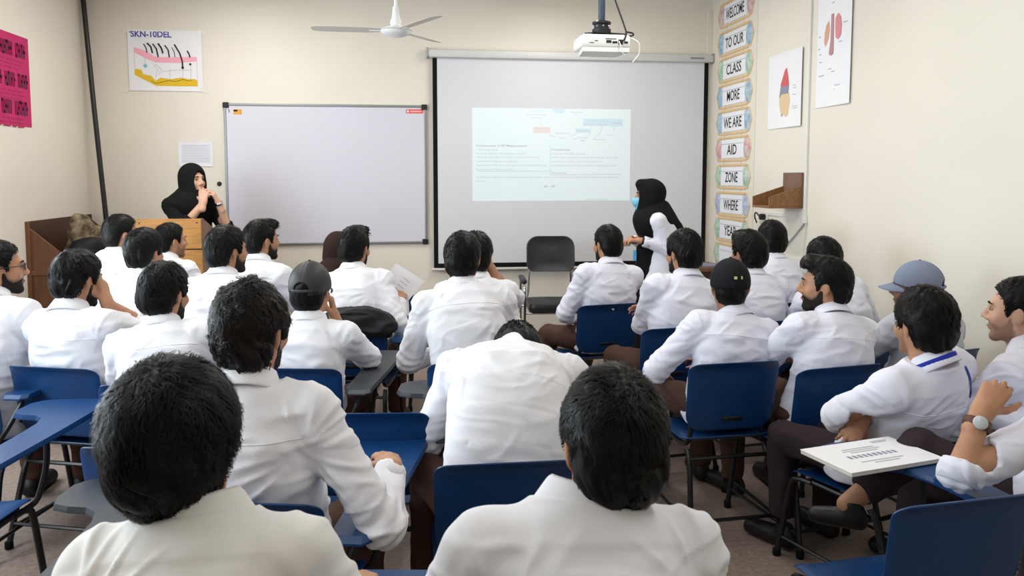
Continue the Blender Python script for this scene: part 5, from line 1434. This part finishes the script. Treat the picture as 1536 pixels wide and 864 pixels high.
p15 = person('man hidden behind the broad-backed man with a hand on his cheek', (0.375, 4.278), -4, (0.382, 4.378, 1.162), hy=-10, hair=THICK, seed=15, arms=dict(R=FACE_R), cuff=(1, 0.45))
chair('blue chair under the man hidden behind the broad-backed man', 0.375, 4.278, -4, 'blue')
p16 = person('man slumped forward asleep with his head down in the centre', (0.283, 2.44), 0, (0.412, 2.916, 0.927), hy=0, hp=-78, hair=hs(0.016, 2200, length=0.035, clump=0.005), seed=16, yoke=False, h=0.0065, hh=0.007, bulge=0.11, build=1.16, c7w=(0.372, 2.80, 0.955), arms=dict(R=dict(w=(0.14, 0.60, 0.74), hint=(0.5, 0.0, -1)), L=dict(w=(-0.10, 0.56, 0.70), hint=(-0.45, 0.0, -1))), fold=0.9, legs=dict(L=dict(kw=(0.07, 2.70, 0.58), aw=(0.06, 2.72, 0.09))))
chair('blue chair behind the slumped sleeping man', 0.283, 2.44, 0, 'blue')
p17 = person('man with short black hair nearest the camera in the centre', (0.265, 1.23), 4, (0.35, 1.324, 1.135), hy=2, hair=hs(0.016, 7000, length=0.045, curl=0.45, clump=0.009, freq=34, h=0.0045, width=0.0028, lift=0.009, nape=-0.014, ear=0.0), seed=17, yoke=True, h=0.0055, hh=0.0055, fold=1.1, c7w=(0.300, 1.295, 1.04), build=1.04)
chair('blue chair under the short-haired man in the nearest row', 0.265, 1.23, 4, 'blue')
p18 = person('man seated before the black armchair looking towards the slide', (1.256, 5.08), 10, (1.298, 5.066, 1.158), hy=22, hair=SHORT, beard=1.0, seed=18, shirt='shirt_cool', legs=dict(L=dict(a=(-0.24, 0.36, 0.085)), R=dict(a=(0.05, 0.42, 0.085))), arms=dict(L=dict(w=(-0.13, 0.20, 0.64), hint=(-0.6, -0.5, -0.3)), R=dict(w=(0.05, 0.3, 0.72), hint=(0.7, -0.3, -0.6))))
chair('blue chair with grip slot under the man before the black armchair', 1.225, 5.118, 10, '')
p20 = person('man with folded arms right of the black armchair', (1.455, 4.28), 8, (1.529, 4.277, 1.172), hy=20, hair=THICK, beard=0.9, seed=20, shirt='shirt_cool', arms=CROSS, cuff=(1,1), build=1.05)
chair('blue chair under the man with folded arms', 1.406, 4.312, 8, '')
p21 = person('man in black baseball cap seen straight from behind', (1.44, 3.511), 4, (1.507, 3.564, 1.078), hy=-18, hp=-4, hair=hs(0.006, 500, length=0.02, clump=0.002, below=-0.01), seed=21, yoke=True, h=0.008, shirt='shirt_cool', skin='skin_dark', arms=dict(L=dict(w=(-0.2, 0.26, 0.64), hint=(-0.8, -0.5, -0.4)), R=dict(w=(0.12, 0.3, 0.66), hint=(0.7, -0.4, -0.5))))
add_cap(p21, 'navy_cap', patch=True, base=0.006)
chair('blue chair under the man in the black cap', 1.397, 3.509, 4, '')
p22 = person('man with tousled hair behind the black cap, right of it', (1.961, 4.399), 6, (1.971, 4.419, 1.151), hy=18, hair=hs(0.02, 1300, quiff=0.01, length=0.045, clump=0.007), seed=22, shirt='shirt_cool', bulge=0.07)
chair('blue chair under the tousled-haired man', 1.947, 4.425, 6, '')
p23 = person('man under the wall socket, farthest on the right side', (2.453, 5.037), 6, (2.445, 5.117, 1.168), hy=6, hair=THICK, seed=23, shirt='shirt_cool')
chair('blue chair under the man below the wall socket', 2.453, 5.037, 6, '')
p24 = person('bearded man in left profile in the right block', (1.829, 3.35), 10, (1.869, 3.366, 1.108), hy=56, hair=hs(0.013, 1300, quiff=0.014, length=0.04, clump=0.006), beard=1.0, seed=24, yoke=True, h=0.008, hh=0.007, shirt='shirt_cool', arms=dict(L=dict(w=(0.02, 0.30, 0.72), hint=(-1, -0.1, -0.4)), R=dict(w=(-0.02, 0.33, 0.76), hint=(1, 0, -0.5))), bulge=0.06)
chair('blue chair under the man in left profile', 1.785, 3.38, 10, '')
p25 = person('man hidden behind the man in left profile', (2.488, 4.223), 6, (2.378, 4.312, 1.116), hy=6, hair=THICK, seed=25, shirt='shirt_cool')
chair('blue chair under the man hidden behind the profile man', 2.488, 4.223, 6, '')
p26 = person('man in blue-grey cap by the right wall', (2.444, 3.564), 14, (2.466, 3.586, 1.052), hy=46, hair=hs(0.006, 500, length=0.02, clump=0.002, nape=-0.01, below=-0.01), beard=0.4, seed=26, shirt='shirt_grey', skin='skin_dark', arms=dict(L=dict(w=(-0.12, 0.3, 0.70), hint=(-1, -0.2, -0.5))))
add_cap(p26, 'grey_cap', opening=True, brim=True)
chair('blue chair under the man in the blue-grey cap', 2.413, 3.588, 14, '')
p27 = person('man wearing a blue lanyard with folded arms on the right', (1.8, 2.88), 22, (1.827, 2.61, 1.07), hy=6, hair=hs(0.022, 2600, length=0.04, curl=0.9, clump=0.008, freq=34, width=0.003, h=0.006, lift=0.006, nape=-0.008), beard=0.4, seed=27, yoke=True, h=0.0065, hh=0.0055, shirt='shirt_cool', trousers='dark_trouser', arms=dict(L=dict(ew=(1.545, 2.66, 0.735), ww=(1.70, 2.86, 0.68), n=(-0.2, 0.3, 1)), R=dict(ew=(2.02, 2.80, 0.78), ww=(1.625, 2.635, 0.735), hw=(1.53, 2.58, 0.65), hint=(1, 0.2, -0.6), n=(-0.7, -0.68, 0.2), curl=38)), legs=dict(L=dict(kw=(1.58, 3.14, 0.50), aw=(1.60, 3.17, 0.09), cut=0.06, toe=(-0.1, 1, 0)), R=dict(kw=(1.80, 3.16, 0.52), aw=(1.84, 3.25, 0.09))), bulge=0.05, build=1.04, seatz=0.42)
chair('blue chair under the man with the lanyard', 1.83, 2.93, 20, '', sz=0.9)
p28 = person('man cut off by the right edge, in left profile', (2.331, 2.562), 20, (2.243, 2.658, 1.1), hy=42, hair=SHORT, beard=0.6, skin='skin_fair', seed=28, h=0.007, hh=0.006, shirt='shirt_cool', arms=dict(L=dict(w=(-0.1, 0.34, 0.70), hint=(-1, -0.2, -0.5))))
chair('blue chair at the right edge under the man in profile', 2.331, 2.562, 20, '')
p29 = person('man at the lower right edge with a wristwatch, leg crossed', (2.02, 2.25), 28, (2.003, 2.152, 1.079), hy=40, hp=-6, hair=THICK, seed=29, h=0.0065, hh=0.0055, shirt='shirt_cool', trousers='dark_trouser', cuff=(0.14, 1), arms=dict(L=dict(ew=(1.55, 2.02, 0.765), ww=(1.635, 2.06, 0.915), hw=(1.70, 2.08, 0.985), n=(-0.6, -0.5, 0.4), curl=60)), legs=dict(L=dict(kw=(1.70, 2.42, 0.69), aw=(1.46, 2.44, 0.50), cut=0.07, toe=(-0.5, 1, 0), fs=0.6), R=dict(kw=(1.85, 2.62, 0.50), aw=(1.80, 2.60, 0.09))), shins=[(v3(-0.30, 0.36, 0.60), v3(-0.405, 0.43, 0.50))])
chair('blue chair at the lower right under the man with the watch', 2.02, 2.22, 28, '')
chair('empty blue chair with blue tablet at the left edge of the floor', -1.58, 2.86, -6, 'blue', group='empty tablet-arm chairs')
chair('empty blue chair with dark grey tablet in the bottom left corner', -1.045, 1.93, -4, 'black', group='empty tablet-arm chairs')
chair('empty blue chair hidden behind the shaggy-haired man', -0.731, 2.698, -10, 'blue', group='empty tablet-arm chairs')
chair('empty blue chair with dark grey tablet ahead of the curly foreground man', -0.113, 2.97, -6, 'black', group='empty tablet-arm chairs')
chair('empty blue chair near the front wall beside the paper holder', 0.227, 5.686, 0, 'blue', group='empty tablet-arm chairs')
chair('large empty blue chair with a booklet on its tablet, lower right foreground', 1.37, 2.03, 6, 'blue_short', group='empty tablet-arm chairs')
# ------------------------------------------------------------------ standing women
t1 = person('woman teacher in black headscarf and abaya resting her chin on her hands behind the lectern', (-1.74, 6.82), 205, (-1.70, 6.76, 1.565), hy=232, hp=2, standing=True, hijab=True, shirt='black_cloth', trousers='black_cloth', skin='skin_fair',
            seed=40, h=0.008, hh=0.006, group='people standing at the front', cuff=(0.35, 0.4), build=0.95, hem=0.08, gown=True, mask=False,
            arms=dict(R=dict(w=(0.045, 0.16, -0.185), head=True, hint=(0.4, 0.5, -1), d=(-0.30, -0.2, 0.9), n=(0.8, 0.6, 0), curl=45), L=dict(w=(-0.09, 0.19, -0.20), head=True, hint=(-0.4, 0.5, -1), d=(0.35, -0.15, 0.9), n=(-0.7, 0.7, 0), curl=55)))
add_hijab(t1, 'black_cloth', 0.26, 8, point=False)
ring_on(t1, -1, 0.012, 0.030, 'chrome', 'bracelet')
g1 = person('standing woman in black headscarf, white coat and blue face mask beside the screen', (1.97, 6.05), 76, (1.885, 6.07, 1.44), hy=80, hp=2, standing=True, hijab=True, shirt='shirt_cool', trousers='black_cloth', skin='skin',
            seed=41, h=0.008, hh=0.006, group='people standing at the front', mask=True, hem=0.55, gown=True, build=0.92, fold=0.6,
            arms=dict(L=dict(ww=(1.795, 5.915, 1.107), ew=(1.99, 5.89, 1.05), hw=(1.68, 5.94, 1.12), n=(0, -0.7, 0.7), curl=45), R=dict(ww=(1.77, 6.05, 1.10), ew=(1.95, 6.24, 1.06), hw=(1.69, 5.97, 1.12), n=(0, 0.7, 0.7), curl=45)))
add_hijab(g1, 'black_cloth', 0.34, 9)
sd_ = SDF(); sd_.tube([v3(0, 0.10, 0.10), v3(0, 0.09, 0.5), v3(0, 0.085, 0.9), v3(0, 0.075, 1.25)], [v3(1, 0, 0)] * 4, np.array([0.2, 0.17, 0.135, 0.12]), np.array([0.15, 0.13, 0.10, 0.08]), 0.02)
V, Q = surface(sd_, (-0.3, -0.2, 0.03), (0.3, 0.35, 1.4), 0.011); N = vnormals(V, Q)
V = V + N * (0.006 * (1 - 2 * np.abs(vnoise(V * v3(14, 14, 3), 3))))[:, None]; mesh_np('black_dress', V, Q, 'black_cloth', g1['root'])
# face mask
ms = SDF(); ms.func(lambda P: HEAD(P) - 0.006, 'min', 0.0001); ms.ell((0, 0.098, -0.045), (0.035, 0.03, 0.035), k=0.02)
ms.func(lambda P: np.maximum(P[:, 2] + 0.008 - 0.0 * P[:, 1], -(P[:, 2] + 0.105)).astype(f32), 'max', 0.004); ms.func(lambda P: (0.035 - P[:, 1]).astype(f32), 'max', 0.004)
V, Q = surface(ms, (-0.1, 0.0, -0.13), (0.1, 0.15, 0.03), 0.005); mo = mesh_np('face_mask', g1['hp_'](V), Q, 'mask', g1['root'])
ring_on(g1, -1, 0.0, 0.030, 'dark', 'wristwatch')
cd2 = MB().box((-0.028, 0, -0.04), (0.028, 0.004, 0.04), 0.002).build('id_card', 'badge_blue', g1['root']); cd2.location = (-0.06, 0.19, 0.985); cd2.rotation_euler = (0, 0, 0.4)

# ------------------------------------------------------------------ small belongings
# paper in the hand of the man below the whiteboard
pp = empty('paper_sheet', (-0.05, 4.90, 0.93), R(-25)); tag(pp, 'white paper sheet held up by the man below the whiteboard', 'paper')
V, F = panel_geo(rounded_rect(0.20, 0.26, 0.003, 1), lambda x, z: (x, 0.03 * math.sin(x * 9) + 0.35 * z, z * 0.8 + 0.03 * x), 0.0015, rings=(0, 0.25, 0.5, 0.75, 1.0))
o = mesh_np('sheet', np.array(V), F, 'paper', pp); fix_smooth(o.data, 60); o.rotation_euler = (0, R(35), 0)
for i in range(5):
    l_ = MB().box((-0.07, -0.003 + 0.35 * (0.07 - i * 0.03), 0.8 * (0.07 - i * 0.03)), (0.04, -0.002 + 0.35 * (0.07 - i * 0.03), 0.8 * (0.07 - i * 0.03) + 0.003)).build('print_line', 'ink_soft', o)
# black jacket over the backrest in front of the man in the charcoal cap
jk = empty('black_jacket', (-0.272, 4.435, 0.012), R(-10)); tag(jk, 'folded black jacket heaped on the backrest behind the paper holder', 'jacket')
s = SDF(); s.ell((0.0, 0.03, 0.80), (0.17, 0.075, 0.055), k=0.03); s.ell((0.05, 0.0, 0.82), (0.12, 0.06, 0.045), k=0.03); s.ell((-0.08, 0.02, 0.80), (0.1, 0.06, 0.05), k=0.03); s.cone((-0.16, 0.0, 0.765), (0.16, 0.0, 0.765), 0.05, 0.055, 0.03)
V, Q = surface(s, (-0.3, -0.15, 0.65), (0.3, 0.2, 0.95), 0.009); N = vnormals(V, Q); V = V + N * (0.012 * (1 - 2 * np.abs(vnoise(V * v3(10, 20, 26), 33))))[:, None]
mesh_np('jacket_body', V, Q, 'bagblack', jk)
MB().tube(bez([(-0.14, -0.03, 0.83), (0, -0.05, 0.85), (0.13, -0.03, 0.83)]), 0.006, 6).build('hem_piping', 'ink', jk, True)
# phone on the dark tablet
ph = empty('phone', (-0.20, 3.83, 0.697), R(20)); tag(ph, 'dark phone lying on the black tablet beside the capped man', 'phone')
MB().box((-0.036, -0.075, 0), (0.036, 0.075, 0.008), 0.003).build('case', 'dark', ph); MB().box((-0.032, -0.07, 0.0078), (0.032, 0.07, 0.0085)).build('screen', 'blackvinyl', ph)
# booklet on the tablet of the foreground chair
bk = empty('booklet', (1.475, 2.335, 0.698), R(13)); tag(bk, 'thick white printed booklet on the foreground tablet', 'booklet')
MB().box((-0.185, -0.112, 0), (0.185, 0.112, 0.012), 0.002).build('pages', 'paper_cream', bk)
cv = MB().box((-0.187, -0.113, 0.012), (0.187, 0.113, 0.0145), 0.001).build('cover', 'paper', bk)
for (x0, x1, y) in ((-0.07, 0.06, 0.05), (-0.08, 0.07, 0.036), (-0.06, 0.05, 0.022), (-0.09, 0.08, -0.055), (-0.05, 0.05, -0.07), (0.08, 0.15, 0.085), (0.08, 0.14, 0.075)):
    MB().box((x0, y, 0.0145), (x1, y + 0.006, 0.0150)).build('print_line', 'ink_soft', cv)
for x in np.linspace(-0.1, 0.08, 10):
    MB().box((x, -0.02, 0.0145), (x + 0.012, 0.002, 0.0151)).build('title_mark', 'heart_blue', cv)
# lanyard and badge of the man on the right
P = p27
def ribbon(P, pts, w, mname, name, parent, up_dir):
    V = []; F = []
    pts = [np.array(q, float) for q in pts]
    for i, q in enumerate(pts):
        t = unit(pts[min(i + 1, len(pts) - 1)] - pts[max(i - 1, 0)]); n = unit(up_dir(i, q)); sd = np.cross(t, n)
        for a, b in ((-1, 0.002), (1, 0.002), (1, 0.0), (-1, 0.0)): V.append(q + sd * a * w / 2 + n * b)
    for i in range(len(pts) - 1):
        for k in range(4): F.append((i * 4 + k, i * 4 + (k + 1) % 4, i * 4 + 4 + (k + 1) % 4, i * 4 + 4 + k))
    F += [(3, 2, 1, 0), tuple(len(V) - 4 + k for k in range(4))]
    return mesh_np(name, np.array(V), F, mname, parent, False)
co, cl_, nu_, cf2 = P['co'], P['cl'], P['nu'], P['cf']
ring = [co + cl_ * (math.sin(a) * 0.088) - cf2 * (math.cos(a) * 0.091) + nu_ * (0.006 - 0.02 * max(0, -math.cos(a))) for a in np.linspace(R(-120), R(105), 25)]
ly = ribbon(P, ring, 0.016, 'ribbon', 'lanyard', P['root'], lambda i, q: (q - co) - nu_ * ((q - co) @ nu_))
bv = P['bvh']; fw, la, up_ = P['fwd'], P['lat'], P['up']
drop = []
for k in range(14):
    base = P['sh'][1] * 0.62 + P['C7'] * 0.38 + up_ * (0.03 - 0.0145 * k) + la * (0.003 * k)
    hit = bv.ray_cast(Vector(base - fw * 0.4), Vector(fw))
    if hit[0] is not None: drop.append((np.array(hit[0] + hit[1] * 0.004), np.array(hit[1])))
if len(drop) > 4:
    ribbon(P, [d[0] for d in drop[:9]], 0.017, 'ribbon', 'lanyard_tail', ly, lambda i, q: drop[min(i, 8)][1])
    e = drop[-1]
    hit = bv.ray_cast(Vector(e[0] - up_ * 0.03 - fw * 0.4), Vector(fw)); q = np.array(hit[0] + hit[1] * 0.008) if hit[0] is not None else e[0]
    z = unit(hit[1]) if hit[0] is not None else -fw
    z = np.array(z); x = unit(np.cross(up_, z)); y = np.cross(z, x); Mx = Matrix(((x[0], y[0], z[0], q[0]), (x[1], y[1], z[1], q[1]), (x[2], y[2], z[2], q[2]), (0, 0, 0, 1)))
    MB().box((-0.04, -0.03, 0), (0.045, 0.03, 0.003), 0.001, Mx).build('id_card', 'badge', ly)
    MB().box((0.0, -0.028, 0.003), (0.043, 0.028, 0.0036), 0, Mx).build('card_print', 'badge_blue', ly)
    MB().box((-0.03, -0.012, 0.003), (-0.012, 0.012, 0.0036), 0, Mx).build('card_photo', 'dark', ly)
# watch of the man at the lower right
ring_on(p29, -1, -0.03, 0.0345, 'leather', 'wristwatch', dial=True)
